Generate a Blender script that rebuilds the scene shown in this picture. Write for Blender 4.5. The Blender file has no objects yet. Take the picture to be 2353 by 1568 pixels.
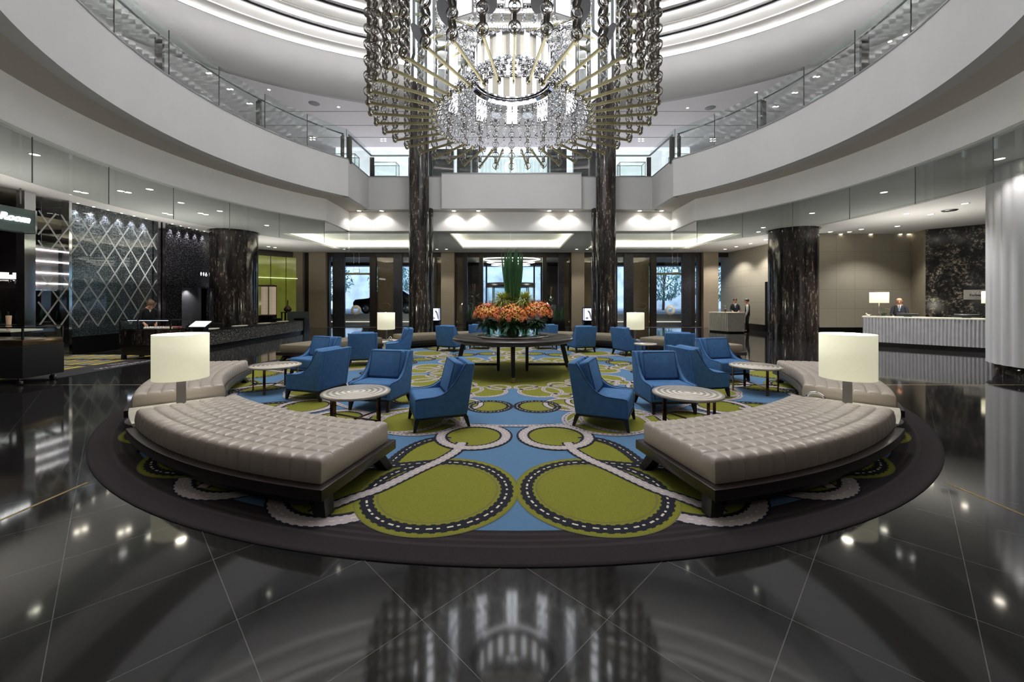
import bpy, bmesh, math, random
from math import sin, cos, tan, pi, radians, degrees, sqrt, atan2
from mathutils import Vector, Matrix, Euler

random.seed(11)
S = bpy.context.scene
COL = S.collection
CY = 9.19          # centre of the round carpet, table and chandelier
F, HX, HY, EYE, EX = 915.0, 1169.0, 690.0, 1.65, -0.07
EM = .45             # display surfaces are scaled to the exposure


def at(px, py, z):
    """point of the horizontal plane at height z that the photograph shows at (px, py)"""
    y = F * (EYE - z) / (py - HY)
    return Vector(((px - HX) / F * y + EX, y, z))


def pol(r, az, z=0.0, c=CY):
    """polar position about the room's centre; azimuth 0 points to the viewer, + to the right"""
    a = radians(az)
    return Vector((r * sin(a), c - r * cos(a), z))


# ------------------------------------------------------------------ mesh builder
class MB:
    def __init__(self):
        self.v, self.f, self.m, self.s = [], [], [], []

    def add(self, vs, fs, mi=0, sm=False):
        b = len(self.v)
        self.v += [tuple(p) for p in vs]
        for q in fs:
            self.f.append(tuple(b + i for i in q))
            self.m.append(mi)
            self.s.append(sm)
        return self

    def box(self, c, s, rz=0.0, mi=0, M=None):
        x, y, z = s[0] / 2, s[1] / 2, s[2] / 2
        vs = [Vector(p) for p in ((-x, -y, -z), (x, -y, -z), (x, y, -z), (-x, y, -z), (-x, -y, z), (x, -y, z), (x, y, z), (-x, y, z))]
        R = M if M is not None else Matrix.Rotation(rz, 3, 'Z')
        c = Vector(c)
        return self.add([R @ p + c for p in vs], [(0, 3, 2, 1), (4, 5, 6, 7), (0, 1, 5, 4), (1, 2, 6, 5), (2, 3, 7, 6), (3, 0, 4, 7)], mi)

    def box2(self, a, b, mi=0):
        return self.box([(a[i] + b[i]) / 2 for i in range(3)], [abs(b[i] - a[i]) for i in range(3)], 0, mi)

    def prism(self, poly, z0, z1, mi=0, sm=False):
        n = len(poly)
        ar = sum(poly[i][0] * poly[(i + 1) % n][1] - poly[(i + 1) % n][0] * poly[i][1] for i in range(n))
        if ar < 0:
            poly = poly[::-1]
        vs = [(p[0], p[1], z0) for p in poly] + [(p[0], p[1], z1) for p in poly]
        b = len(self.v)
        self.add(vs, [tuple(range(n - 1, -1, -1)), tuple(range(n, 2 * n))], mi)
        self.v = self.v[:b] + [tuple(p) for p in vs]
        for i in range(n):
            j = (i + 1) % n
            self.f.append((b + i, b + j, b + n + j, b + n + i)); self.m.append(mi); self.s.append(sm)
        return self

    def bar(self, p0, p1, w, h, mi=0, up=(0, 0, 1)):
        """rectangular bar between two points (w across, h along up)"""
        p0, p1 = Vector(p0), Vector(p1)
        d = (p1 - p0)
        L = d.length
        d.normalize()
        u = Vector(up)
        s = d.cross(u)
        if s.length < 1e-4:
            s = d.cross(Vector((1, 0, 0)))
        s.normalize()
        u = s.cross(d).normalized()
        M = Matrix((s, d, u)).transposed()
        return self.box((p0 + p1) / 2, (w, L, h), 0, mi, M)

    def taper(self, p0, p1, s0, s1, mi=0, rz=0.0):
        """square post from p0 (half sizes s0) to p1 (half sizes s1)"""
        p0, p1 = Vector(p0), Vector(p1)
        R = Matrix.Rotation(rz, 3, 'Z')
        vs = [p0 + R @ Vector((a * s0[0], b * s0[1], 0)) for a, b in ((-1, -1), (1, -1), (1, 1), (-1, 1))]
        vs += [p1 + R @ Vector((a * s1[0], b * s1[1], 0)) for a, b in ((-1, -1), (1, -1), (1, 1), (-1, 1))]
        fs = [(0, 3, 2, 1), (4, 5, 6, 7), (0, 1, 5, 4), (1, 2, 6, 5), (2, 3, 7, 6), (3, 0, 4, 7)]
        if p1.z < p0.z:
            fs = [q[::-1] for q in fs]
        return self.add(vs, fs, mi)

    def tube(self, pts, r, n=8, mi=0, sm=True, cap=True):
        pts = [Vector(p) for p in pts]
        rs = r if isinstance(r, (list, tuple)) else [r] * len(pts)
        vs, fs = [], []
        prev = None
        for i, p in enumerate(pts):
            d = (pts[min(i + 1, len(pts) - 1)] - pts[max(i - 1, 0)]).normalized()
            a = prev if prev is not None else (Vector((0, 0, 1)) if abs(d.z) < .9 else Vector((1, 0, 0)))
            s = d.cross(a)
            if s.length < 1e-4:
                s = d.cross(Vector((0, 1, 0)))
            s.normalize()
            u = s.cross(d).normalized()
            prev = u
            for k in range(n):
                t = 2 * pi * k / n
                vs.append(p + (s * cos(t) + u * sin(t)) * rs[i])
        for i in range(len(pts) - 1):
            for k in range(n):
                j = (k + 1) % n
                fs.append((i * n + k, i * n + j, (i + 1) * n + j, (i + 1) * n + k))
        if cap:
            fs.append(tuple(range(n - 1, -1, -1)))
            fs.append(tuple((len(pts) - 1) * n + k for k in range(n)))
        return self.add(vs, fs, mi, sm)

    def lathe(self, prof, n=32, c=(0, 0, 0), mi=0, sm=True, cap=False, sx=1.0, sy=1.0):
        vs, fs = [], []
        for (r, z) in prof:
            for k in range(n):
                t = 2 * pi * k / n
                vs.append((c[0] + r * cos(t) * sx, c[1] + r * sin(t) * sy, c[2] + z))
        for i in range(len(prof) - 1):
            for k in range(n):
                j = (k + 1) % n
                fs.append((i * n + k, i * n + j, (i + 1) * n + j, (i + 1) * n + k))
        if cap:
            fs.append(tuple(range(n - 1, -1, -1)))
            fs.append(tuple((len(prof) - 1) * n + k for k in range(n)))
        return self.add(vs, fs, mi, sm)

    def sweep(self, prof, a0, a1, n, c=(0, 0), mi=0, sm=False, ends=True, ax=1.0, ay=1.0, scal=None):
        """closed section prof [(r, z)...] swept round c from azimuth a0 to a1 (degrees)"""
        m = len(prof)
        vs, fs = [], []
        for i in range(n + 1):
            a = radians(a0 + (a1 - a0) * i / n)
            for (r, z) in prof:
                vs.append((c[0] + r * sin(a) * ax, c[1] - r * cos(a) * ay, z))
        for i in range(n):
            for k in range(m):
                j = (k + 1) % m
                fs.append((i * m + k, i * m + j, (i + 1) * m + j, (i + 1) * m + k))
        if ends and abs(a1 - a0) < 359.9:
            fs.append(tuple(range(m - 1, -1, -1)))
            fs.append(tuple(n * m + k for k in range(m)))
        return self.add(vs, fs, mi, sm)

    def band(self, c, axis, R, w, t=0.006, n=14, mi=0, ref=None):
        """flat ring band: radius R, width w along axis"""
        axis = Vector(axis).normalized()
        a = Vector((0, 0, 1)) if abs(axis.z) < .9 else Vector((1, 0, 0))
        s = axis.cross(a).normalized()
        u = s.cross(axis).normalized()
        c = Vector(c)
        vs, fs = [], []
        for k in range(n):
            t_ = 2 * pi * k / n
            d = s * cos(t_) + u * sin(t_)
            for (rr, ww) in ((R, -w / 2), (R, w / 2), (R - t, w / 2), (R - t, -w / 2)):
                vs.append(c + d * rr + axis * ww)
        for k in range(n):
            j = (k + 1) % n
            for q in range(4):
                p = (q + 1) % 4
                fs.append((k * 4 + q, j * 4 + q, j * 4 + p, k * 4 + p))
        return self.add(vs, fs, mi, True)

    def ball(self, c, r, n=10, m=6, mi=0, sx=1, sy=1, sz=1):
        vs, fs = [(c[0], c[1], c[2] - r * sz)], []
        for i in range(1, m):
            p = -pi / 2 + pi * i / m
            for k in range(n):
                t = 2 * pi * k / n
                vs.append((c[0] + r * cos(p) * cos(t) * sx, c[1] + r * cos(p) * sin(t) * sy, c[2] + r * sin(p) * sz))
        vs.append((c[0], c[1], c[2] + r * sz))
        for k in range(n):
            j = (k + 1) % n
            fs.append((0, 1 + j, 1 + k))
            for i in range(m - 2):
                a = 1 + i * n
                fs.append((a + k, a + j, a + n + j, a + n + k))
            a = 1 + (m - 2) * n
            fs.append((a + k, a + j, len(vs) - 1))
        return self.add(vs, fs, mi, True)

    def strip(self, L, R, z, mi=0):
        vs, fs = [], []
        for a, b in zip(L, R):
            vs += [(a[0], a[1], z), (b[0], b[1], z)]
        for i in range(len(L) - 1):
            fs.append((2 * i, 2 * i + 1, 2 * i + 3, 2 * i + 2))
        return self.add(vs, fs, mi)

    def build(self, name, mats, parent=None, loc=None, rz=0.0, bevel=None, kind=None, subsurf=0, autosmooth=False):
        me = bpy.data.meshes.new(name)
        me.from_pydata(self.v, [], self.f)
        me.validate()
        if not isinstance(mats, (list, tuple)):
            mats = [mats]
        for m_ in mats:
            me.materials.append(m_)
        if len(me.polygons) == len(self.m):
            me.polygons.foreach_set('material_index', self.m)
            me.polygons.foreach_set('use_smooth', self.s)
        me.update()
        o = bpy.data.objects.new(name, me)
        COL.objects.link(o)
        if parent:
            o.parent = parent
        if loc is not None:
            o.location = loc
        o.rotation_euler = (0, 0, rz)
        if bevel:
            b = o.modifiers.new('bevel', 'BEVEL')
            b.width, b.segments, b.limit_method, b.angle_limit = bevel, 3, 'ANGLE', radians(35)
            b.harden_normals = False
            for p in me.polygons:
                p.use_smooth = True
        if subsurf:
            q = o.modifiers.new('sub', 'SUBSURF')
            q.levels = q.render_levels = subsurf
            for p in me.polygons:
                p.use_smooth = True
        if kind:
            o['kind'] = kind
        return o


def fix_normals(o):
    bm = bmesh.new()
    bm.from_mesh(o.data)
    bmesh.ops.recalc_face_normals(bm, faces=bm.faces)
    bm.to_mesh(o.data)
    bm.free()
    return o


def tag(o, label, cat, group=None, kind=None):
    o['label'] = label
    o['category'] = cat
    if group:
        o['group'] = group
    if kind:
        o['kind'] = kind
    return o


def thing(name, label, cat, loc=(0, 0, 0), rz=0.0, group=None):
    o = bpy.data.objects.new(name, None)
    o.empty_display_size = .2
    COL.objects.link(o)
    o.location = loc
    o.rotation_euler = (0, 0, rz)
    return tag(o, label, cat, group)


KIDS = {}


def copy_tree(o, parent=None):
    c = o.copy()
    COL.objects.link(c)
    if parent is not None:
        c.parent = parent
    for ch in o.children:
        copy_tree(ch, c)
    return c


def struct(mb, name, mats, **k):
    o = mb.build(name, mats, **k)
    o['kind'] = 'structure'
    return o


def text_mesh(name, body, size, mat_, parent=None, loc=(0, 0, 0), rot=(0, 0, 0), ext=0.004, align='CENTER', shear=0.0, bold=0.0):
    cu = bpy.data.curves.new('txt', 'FONT')
    cu.body, cu.size, cu.extrude, cu.align_x, cu.align_y = body, size, ext, align, 'CENTER'
    cu.shear, cu.offset = shear, bold
    cu.resolution_u = 4
    t = bpy.data.objects.new('txt', cu)
    COL.objects.link(t)
    dg = bpy.context.evaluated_depsgraph_get()
    me = bpy.data.meshes.new_from_object(t.evaluated_get(dg))
    bpy.data.objects.remove(t)
    bpy.data.curves.remove(cu)
    me.materials.clear()
    me.materials.append(mat_)
    o = bpy.data.objects.new(name, me)
    COL.objects.link(o)
    if parent:
        o.parent = parent
    o.location, o.rotation_euler = loc, rot
    return o


# ------------------------------------------------------------------ materials
def _nt(name):
    m = bpy.data.materials.new(name)
    m.use_nodes = True
    nt = m.node_tree
    return m, nt, nt.nodes, nt.links, nt.nodes['Principled BSDF']


def L3(c):
    """sRGB 0-255 -> linear"""
    r = []
    for x in c:
        x /= 255.0
        r.append(x / 12.92 if x <= .04045 else ((x + .055) / 1.055) ** 2.4)
    return tuple(r) + (1.0,)


def mat(name, col, rough=.5, metal=0.0, noise=(6.0, .08), bump=None, emit=None, estr=0.0, spec=None, coat=0.0, sheen=0.0, stretch=None, alpha=None, ior=None):
    m, nt, N, L, B = _nt(name)
    col = L3(col) if max(col) > 1.0 else (tuple(col) + (1.0,))[:4]
    B.inputs['Roughness'].default_value = rough
    B.inputs['Metallic'].default_value = metal
    if spec is not None:
        B.inputs['Specular IOR Level'].default_value = spec
    if ior:
        B.inputs['IOR'].default_value = ior
    if coat:
        B.inputs['Coat Weight'].default_value = coat
        B.inputs['Coat Roughness'].default_value = .08
    if sheen:
        B.inputs['Sheen Weight'].default_value = sheen
        B.inputs['Sheen Roughness'].default_value = .4
        B.inputs['Sheen Tint'].default_value = col
    tc = N.new('ShaderNodeTexCoord')
    mp = N.new('ShaderNodeMapping')
    L.new(tc.outputs['Object'], mp.inputs[0])
    if stretch:
        mp.inputs['Scale'].default_value = stretch
    nz = N.new('ShaderNodeTexNoise')
    nz.inputs['Scale'].default_value = noise[0]
    nz.inputs['Detail'].default_value = 5
    L.new(mp.outputs[0], nz.inputs['Vector'])
    rp = N.new('ShaderNodeValToRGB')
    a = noise[1]
    rp.color_ramp.elements[0].position, rp.color_ramp.elements[1].position = .3, .7
    rp.color_ramp.elements[0].color = tuple(c * (1 - a) for c in col[:3]) + (1,)
    rp.color_ramp.elements[1].color = tuple(min(1, c * (1 + a)) for c in col[:3]) + (1,)
    L.new(nz.outputs['Fac'], rp.inputs[0])
    L.new(rp.outputs[0], B.inputs['Base Color'])
    if bump:
        n2 = N.new('ShaderNodeTexNoise')
        n2.inputs['Scale'].default_value = bump[0]
        L.new(mp.outputs[0], n2.inputs['Vector'])
        bp = N.new('ShaderNodeBump')
        bp.inputs['Strength'].default_value = bump[1]
        bp.inputs['Distance'].default_value = .01
        L.new(n2.outputs['Fac'], bp.inputs['Height'])
        L.new(bp.outputs[0], B.inputs['Normal'])
    if emit:
        B.inputs['Emission Color'].default_value = L3(emit) if max(emit) > 1 else tuple(emit) + (1,)
        B.inputs['Emission Strength'].default_value = estr * EM
    return m


def glass(name, tint=(.93, .97, .95), rough=.02, refl=1.0, milk=0.0, ior=1.45):
    """thin architectural glass: see-through with Fresnel reflection"""
    m = bpy.data.materials.new(name)
    m.use_nodes = True
    nt = m.node_tree
    N, L = nt.nodes, nt.links
    N.clear()
    out = N.new('ShaderNodeOutputMaterial')
    tr = N.new('ShaderNodeBsdfTransparent')
    tr.inputs[0].default_value = tuple(tint) + (1,)
    gl = N.new('ShaderNodeBsdfGlossy')
    gl.inputs['Roughness'].default_value = rough
    fr = N.new('ShaderNodeFresnel')
    fr.inputs[0].default_value = ior
    mu = N.new('ShaderNodeMath')
    mu.operation = 'MULTIPLY'
    mu.inputs[1].default_value = refl
    ge = N.new('ShaderNodeNewGeometry')
    fo = N.new('ShaderNodeMath')
    fo.operation = 'SUBTRACT'
    fo.inputs[0].default_value = 1
    L.new(ge.outputs['Backfacing'], fo.inputs[1])
    m0 = N.new('ShaderNodeMath')
    m0.operation = 'MULTIPLY'
    L.new(fr.outputs[0], m0.inputs[0])
    L.new(fo.outputs[0], m0.inputs[1])
    L.new(m0.outputs[0], mu.inputs[0])
    mx = N.new('ShaderNodeMixShader')
    L.new(mu.outputs[0], mx.inputs[0])
    L.new(tr.outputs[0], mx.inputs[1])
    L.new(gl.outputs[0], mx.inputs[2])
    last = mx
    if milk:
        df = N.new('ShaderNodeBsdfDiffuse')
        nz = N.new('ShaderNodeTexNoise')
        nz.inputs['Scale'].default_value = 3
        rp = N.new('ShaderNodeValToRGB')
        rp.color_ramp.elements[0].color = (.55, .56, .56, 1)
        rp.color_ramp.elements[1].color = (.75, .76, .76, 1)
        L.new(nz.outputs['Fac'], rp.inputs[0])
        L.new(rp.outputs[0], df.inputs[0])
        m2 = N.new('ShaderNodeMixShader')
        m2.inputs[0].default_value = milk
        L.new(mx.outputs[0], m2.inputs[1])
        L.new(df.outputs[0], m2.inputs[2])
        last = m2
    L.new(last.outputs[0], out.inputs[0])
    return m


def emis(name, col, st):
    return mat(name, col, rough=.6, emit=col, estr=st, noise=(3, .02))


def math_node(N, op, a=None, b=None):
    n = N.new('ShaderNodeMath')
    n.operation = op
    if a is not None and not hasattr(a, 'links'):
        n.inputs[0].default_value = a
    if b is not None and not hasattr(b, 'links'):
        n.inputs[1].default_value = b
    return n


def granite_floor():
    m, nt, N, L, B = _nt('polished_black_granite')
    g = N.new('ShaderNodeNewGeometry')
    sx = N.new('ShaderNodeSeparateXYZ')
    L.new(g.outputs['Position'], sx.inputs[0])
    P, C2 = .954, 1.537

    def line(op, off):
        s = math_node(N, op)
        L.new(sx.outputs['Y'], s.inputs[0])
        L.new(sx.outputs['X'], s.inputs[1])
        o = math_node(N, 'SUBTRACT', None, off)
        L.new(s.outputs[0], o.inputs[0])
        q = math_node(N, 'PINGPONG', None, P / 2)
        L.new(o.outputs[0], q.inputs[0])
        lt = math_node(N, 'LESS_THAN', None, .0028)
        L.new(q.outputs[0], lt.inputs[0])
        return lt
    a, b = line('ADD', 1.537), line('SUBTRACT', 1.617)
    mx = math_node(N, 'MAXIMUM')
    L.new(a.outputs[0], mx.inputs[0])
    L.new(b.outputs[0], mx.inputs[1])
    nz = N.new('ShaderNodeTexNoise')
    nz.inputs['Scale'].default_value = 2.2
    nz.inputs['Detail'].default_value = 8
    rp = N.new('ShaderNodeValToRGB')
    rp.color_ramp.elements[0].color = (.008, .0075, .008, 1)
    rp.color_ramp.elements[1].color = (.022, .021, .021, 1)
    L.new(nz.outputs['Fac'], rp.inputs[0])
    mc = N.new('ShaderNodeMix')
    mc.data_type = 'RGBA'
    L.new(mx.outputs[0], mc.inputs[0])
    L.new(rp.outputs[0], mc.inputs[6])
    mc.inputs[7].default_value = (.10, .098, .095, 1)
    L.new(mc.outputs[2], B.inputs['Base Color'])
    B.inputs['IOR'].default_value = 1.56
    rr = N.new('ShaderNodeMapRange')
    L.new(nz.outputs['Fac'], rr.inputs[0])
    rr.inputs[3].default_value, rr.inputs[4].default_value = .045, .085
    L.new(rr.outputs[0], B.inputs['Roughness'])
    return m


def marble(name, dark=(.010, .009, .009), mid=(.07, .05, .042), vein=(.46, .39, .31), scale=3.0, sz=.22, rough=.1, th=(.55, .62)):
    m, nt, N, L, B = _nt(name)
    tc = N.new('ShaderNodeTexCoord')
    mp = N.new('ShaderNodeMapping')
    mp.inputs['Scale'].default_value = (1, 1, sz)
    L.new(tc.outputs['Object'], mp.inputs[0])
    n1 = N.new('ShaderNodeTexNoise')
    n1.inputs['Scale'].default_value, n1.inputs['Detail'].default_value, n1.inputs['Distortion'].default_value = scale, 9, .6
    n1.inputs['Roughness'].default_value = .68
    L.new(mp.outputs[0], n1.inputs['Vector'])
    mp2 = N.new('ShaderNodeMapping')
    mp2.inputs['Scale'].default_value = (1, 1, min(1, sz * 2.4))
    L.new(tc.outputs['Object'], mp2.inputs[0])
    n2 = N.new('ShaderNodeTexNoise')
    n2.inputs['Scale'].default_value, n2.inputs['Detail'].default_value = scale * 4.5, 8
    n2.inputs['Roughness'].default_value = .75
    L.new(mp2.outputs[0], n2.inputs['Vector'])
    r1 = N.new('ShaderNodeValToRGB')
    r1.color_ramp.elements[0].position, r1.color_ramp.elements[1].position = .42, .66
    r1.color_ramp.elements[0].color = dark + (1,)
    r1.color_ramp.elements[1].color = mid + (1,)
    L.new(n1.outputs['Fac'], r1.inputs[0])
    r2 = N.new('ShaderNodeValToRGB')
    r2.color_ramp.elements[0].position, r2.color_ramp.elements[1].position = th
    r2.color_ramp.elements[0].color, r2.color_ramp.elements[1].color = (0, 0, 0, 1), (1, 1, 1, 1)
    L.new(n2.outputs['Fac'], r2.inputs[0])
    r3 = N.new('ShaderNodeValToRGB')
    r3.color_ramp.elements[0].position, r3.color_ramp.elements[1].position = .44, .6
    L.new(n1.outputs['Fac'], r3.inputs[0])
    mu = N.new('ShaderNodeMix')
    mu.data_type = 'RGBA'
    mu.blend_type = 'MULTIPLY'
    mu.inputs[0].default_value = 1
    L.new(r2.outputs[0], mu.inputs[6])
    L.new(r3.outputs[0], mu.inputs[7])
    mx = N.new('ShaderNodeMix')
    mx.data_type = 'RGBA'
    L.new(mu.outputs[2], mx.inputs[0])
    L.new(r1.outputs[0], mx.inputs[6])
    mx.inputs[7].default_value = vein + (1,)
    L.new(mx.outputs[2], B.inputs['Base Color'])
    B.inputs['Roughness'].default_value = rough
    return m


def perforated(name, metal_col=(.2, .2, .215), hole=(.006, .006, .008), scale=11.0, r=.33, rough=.3, flat=(0, 1, 1)):
    m, nt, N, L, B = _nt(name)
    tc = N.new('ShaderNodeTexCoord')
    vo = N.new('ShaderNodeTexVoronoi')
    vo.distance = 'CHEBYCHEV'
    vo.inputs['Scale'].default_value = scale
    vo.inputs['Randomness'].default_value = .45
    mp = N.new('ShaderNodeMapping')
    mp.inputs['Scale'].default_value = flat
    L.new(tc.outputs['Object'], mp.inputs[0])
    L.new(mp.outputs[0], vo.inputs['Vector'])
    rp = N.new('ShaderNodeValToRGB')
    rp.color_ramp.interpolation = 'CONSTANT'
    rp.color_ramp.elements[0].color = (0, 0, 0, 1)
    rp.color_ramp.elements[1].position = r
    rp.color_ramp.elements[1].color = (1, 1, 1, 1)
    L.new(vo.outputs['Distance'], rp.inputs[0])
    mx = N.new('ShaderNodeMix')
    mx.data_type = 'RGBA'
    L.new(rp.outputs[0], mx.inputs[0])
    mx.inputs[6].default_value = hole + (1,)
    mx.inputs[7].default_value = metal_col + (1,)
    L.new(mx.outputs[2], B.inputs['Base Color'])
    mm = math_node(N, 'MULTIPLY', None, .35)
    L.new(rp.outputs[0], mm.inputs[0])
    L.new(mm.outputs[0], B.inputs['Metallic'])
    B.inputs['Roughness'].default_value = rough
    bp = N.new('ShaderNodeBump')
    bp.inputs['Strength'].default_value = .6
    bp.inputs['Distance'].default_value = .02
    L.new(rp.outputs[0], bp.inputs['Height'])
    L.new(bp.outputs[0], B.inputs['Normal'])
    return m


def panelled(name, col, pu, pv, ou=0.0, ov=0.0, rough=.55, axis='X', lw=.006, line=.45):
    """wall cladding with thin square joints; axis = horizontal object axis"""
    m, nt, N, L, B = _nt(name)
    col = L3(col)
    tc = N.new('ShaderNodeTexCoord')
    sx = N.new('ShaderNodeSeparateXYZ')
    L.new(tc.outputs['Object'], sx.inputs[0])

    def ln(out, p, off):
        o = math_node(N, 'SUBTRACT', None, off)
        L.new(out, o.inputs[0])
        q = math_node(N, 'PINGPONG', None, p / 2)
        L.new(o.outputs[0], q.inputs[0])
        lt = math_node(N, 'LESS_THAN', None, lw)
        L.new(q.outputs[0], lt.inputs[0])
        return lt
    a = ln(sx.outputs[axis], pu, ou)
    b = ln(sx.outputs['Z'], pv, ov)
    mx = math_node(N, 'MAXIMUM')
    L.new(a.outputs[0], mx.inputs[0])
    L.new(b.outputs[0], mx.inputs[1])
    nz = N.new('ShaderNodeTexNoise')
    nz.inputs['Scale'].default_value = 25
    rp = N.new('ShaderNodeValToRGB')
    rp.color_ramp.elements[0].color = tuple(c * .94 for c in col[:3]) + (1,)
    rp.color_ramp.elements[1].color = tuple(c * 1.06 for c in col[:3]) + (1,)
    L.new(nz.outputs['Fac'], rp.inputs[0])
    mc = N.new('ShaderNodeMix')
    mc.data_type = 'RGBA'
    L.new(mx.outputs[0], mc.inputs[0])
    L.new(rp.outputs[0], mc.inputs[6])
    mc.inputs[7].default_value = tuple(c * line for c in col[:3]) + (1,)
    L.new(mc.outputs[2], B.inputs['Base Color'])
    B.inputs['Roughness'].default_value = rough
    return m


M = {}
M['granite'] = granite_floor()
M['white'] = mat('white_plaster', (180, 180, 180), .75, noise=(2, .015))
M['white_lit'] = mat('white_plaster_lit', (240, 239, 237), .75, noise=(2, .015))  # paler plaster copy, the lower fascia's extra light put into the colour
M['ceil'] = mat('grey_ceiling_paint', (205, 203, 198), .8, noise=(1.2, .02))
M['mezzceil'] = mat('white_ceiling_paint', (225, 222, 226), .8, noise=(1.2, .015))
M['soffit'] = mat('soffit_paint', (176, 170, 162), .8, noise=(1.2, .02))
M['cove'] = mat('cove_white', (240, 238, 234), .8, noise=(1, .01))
M['brass'] = mat('brass_strip', (196, 168, 110), .3, 1.0)
M['marble'] = marble('black_gold_marble', scale=3.2, sz=.11, vein=(.34, .29, .23), mid=(.045, .034, .03))
M['link'] = mat('polished_link_metal', (150, 150, 152), .2, 1.0, noise=(9, .1))
M['drumlight'] = emis('drum_light_bar', (246, 250, 255), 2.6)
M['marble_slab'] = marble('bookmatched_black_marble', scale=2.1, sz=.75, th=(.5, .58), vein=(.42, .37, .28), mid=(.035, .03, .026))
M['darkwood'] = mat('espresso_wood', (40, 30, 30), .32, noise=(7, .3), stretch=(1, 1, 6), coat=.25)
M['blackwood'] = mat('black_wood', (22, 18, 18), .35, noise=(9, .3))
M['leather'] = mat('taupe_leather', (178, 167, 157), .3, noise=(3, .04), bump=(140, .05), spec=.6)
M['taupe'] = mat('taupe_fabric', (128, 118, 100), .8, noise=(60, .08), bump=(300, .15))
M['blue'] = mat('blue_velvet', (66, 114, 166), .75, noise=(14, .14), bump=(420, .18), sheen=.35)
M['bluedark'] = mat('blue_velvet_piping', (44, 80, 124), .75, noise=(14, .1), sheen=.3)
M['stone'] = mat('beige_stone', (148, 130, 108), .35, noise=(5, .12))
M['chrome'] = mat('chrome', (205, 205, 210), .08, 1.0, noise=(2, .02))
M['steel'] = mat('brushed_steel', (150, 150, 152), .3, 1.0)
M['pewter'] = mat('dark_pewter', (112, 107, 101), .38, .8, noise=(9, .12))
M['satin'] = mat('satin_nickel', (168, 162, 150), .32, .9, noise=(6, .05))
M['champagne'] = mat('champagne_metal', (130, 123, 92), .45, .85, noise=(4, .05))
M['bronze'] = mat('bronze_metal', (120, 88, 66), .22, 1.0)
M['darkbronze'] = mat('dark_bronze', (52, 44, 40), .35, .6)
M['black'] = mat('black_lacquer', (14, 13, 14), .25)
M['rubberblack'] = mat('matte_black', (16, 15, 17), .7)
M['glass'] = glass('clear_glass', (.95, .98, .97))
M['balglass'] = glass('balustrade_glass', (.88, .93, .92), refl=1.6)
M['smoke'] = glass('smoke_curtain_glass', (.80, .83, .82), refl=1.5)
M['bronzeglass'] = glass('bronze_tinted_glass', (.82, .78, .70), refl=1.6)
M['frost'] = glass('frosted_strip', (.9, .93, .92), .3, 1.0, .38)
M['crystal'] = glass('crystal_glass', (.86, .89, .90), rough=.06, refl=2.6, ior=1.6)
M['shade'] = mat('cream_lampshade', (232, 228, 206), .8, emit=(234, 231, 200), estr=.58, noise=(40, .03))
M['shadein'] = emis('lampshade_diffuser', (255, 250, 232), 1.3)
M['light'] = emis('white_light', (255, 250, 242), 14)
M['lightcool'] = emis('cool_light_panel', (244, 248, 255), 4.2)
M['downlight'] = emis('downlight_lens', (255, 246, 228), 22)
# ================================================================== SHELL
RC = 9.0                       # the balcony rings' centre (y)
ZC = 4.56                      # ground-floor ceiling
mb = MB()
mb.add([(-26, -7, 0), (26, -7, 0), (26, 30, 0), (-26, 30, 0)], [(0, 1, 2, 3)])
struct(mb, 'floor', M['granite'])

# brass inlay strips in the floor and the pale threshold at the doors
mb = MB()
for x in (-3.88, 3.88):
    mb.box2((x - .012, -5, .0), (x + .012, 3.6, .0015))
mb.box2((6.4, 7.735, 0), (14.5, 7.765, .0015))
mb.box2((-9.6, 7.735, 0), (-6.4, 7.765, .0015))
struct(mb, 'trim_1', M['brass'])
mb = MB()
mb.box2((-15, 24.18, 0), (13.2, 24.28, .004))
struct(mb, 'trim_2', mat('pale_threshold_stone', (190, 184, 172), .3))


def path_upper():
    pts = [pol(7.6, a, 0, RC) for a in [-131.2 + 262.4 * i / 80 for i in range(81)]]
    return pts + [Vector((5.70, 16.0, 0)), Vector((-5.70, 16.0, 0))]


def path_lower():
    pts = [pol(8.67, a, 0, RC) for a in [-128.8 + 257.6 * i / 80 for i in range(81)]]
    return pts + [Vector((6.80, 16.62, 0)), Vector((-6.80, 16.62, 0))]


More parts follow.
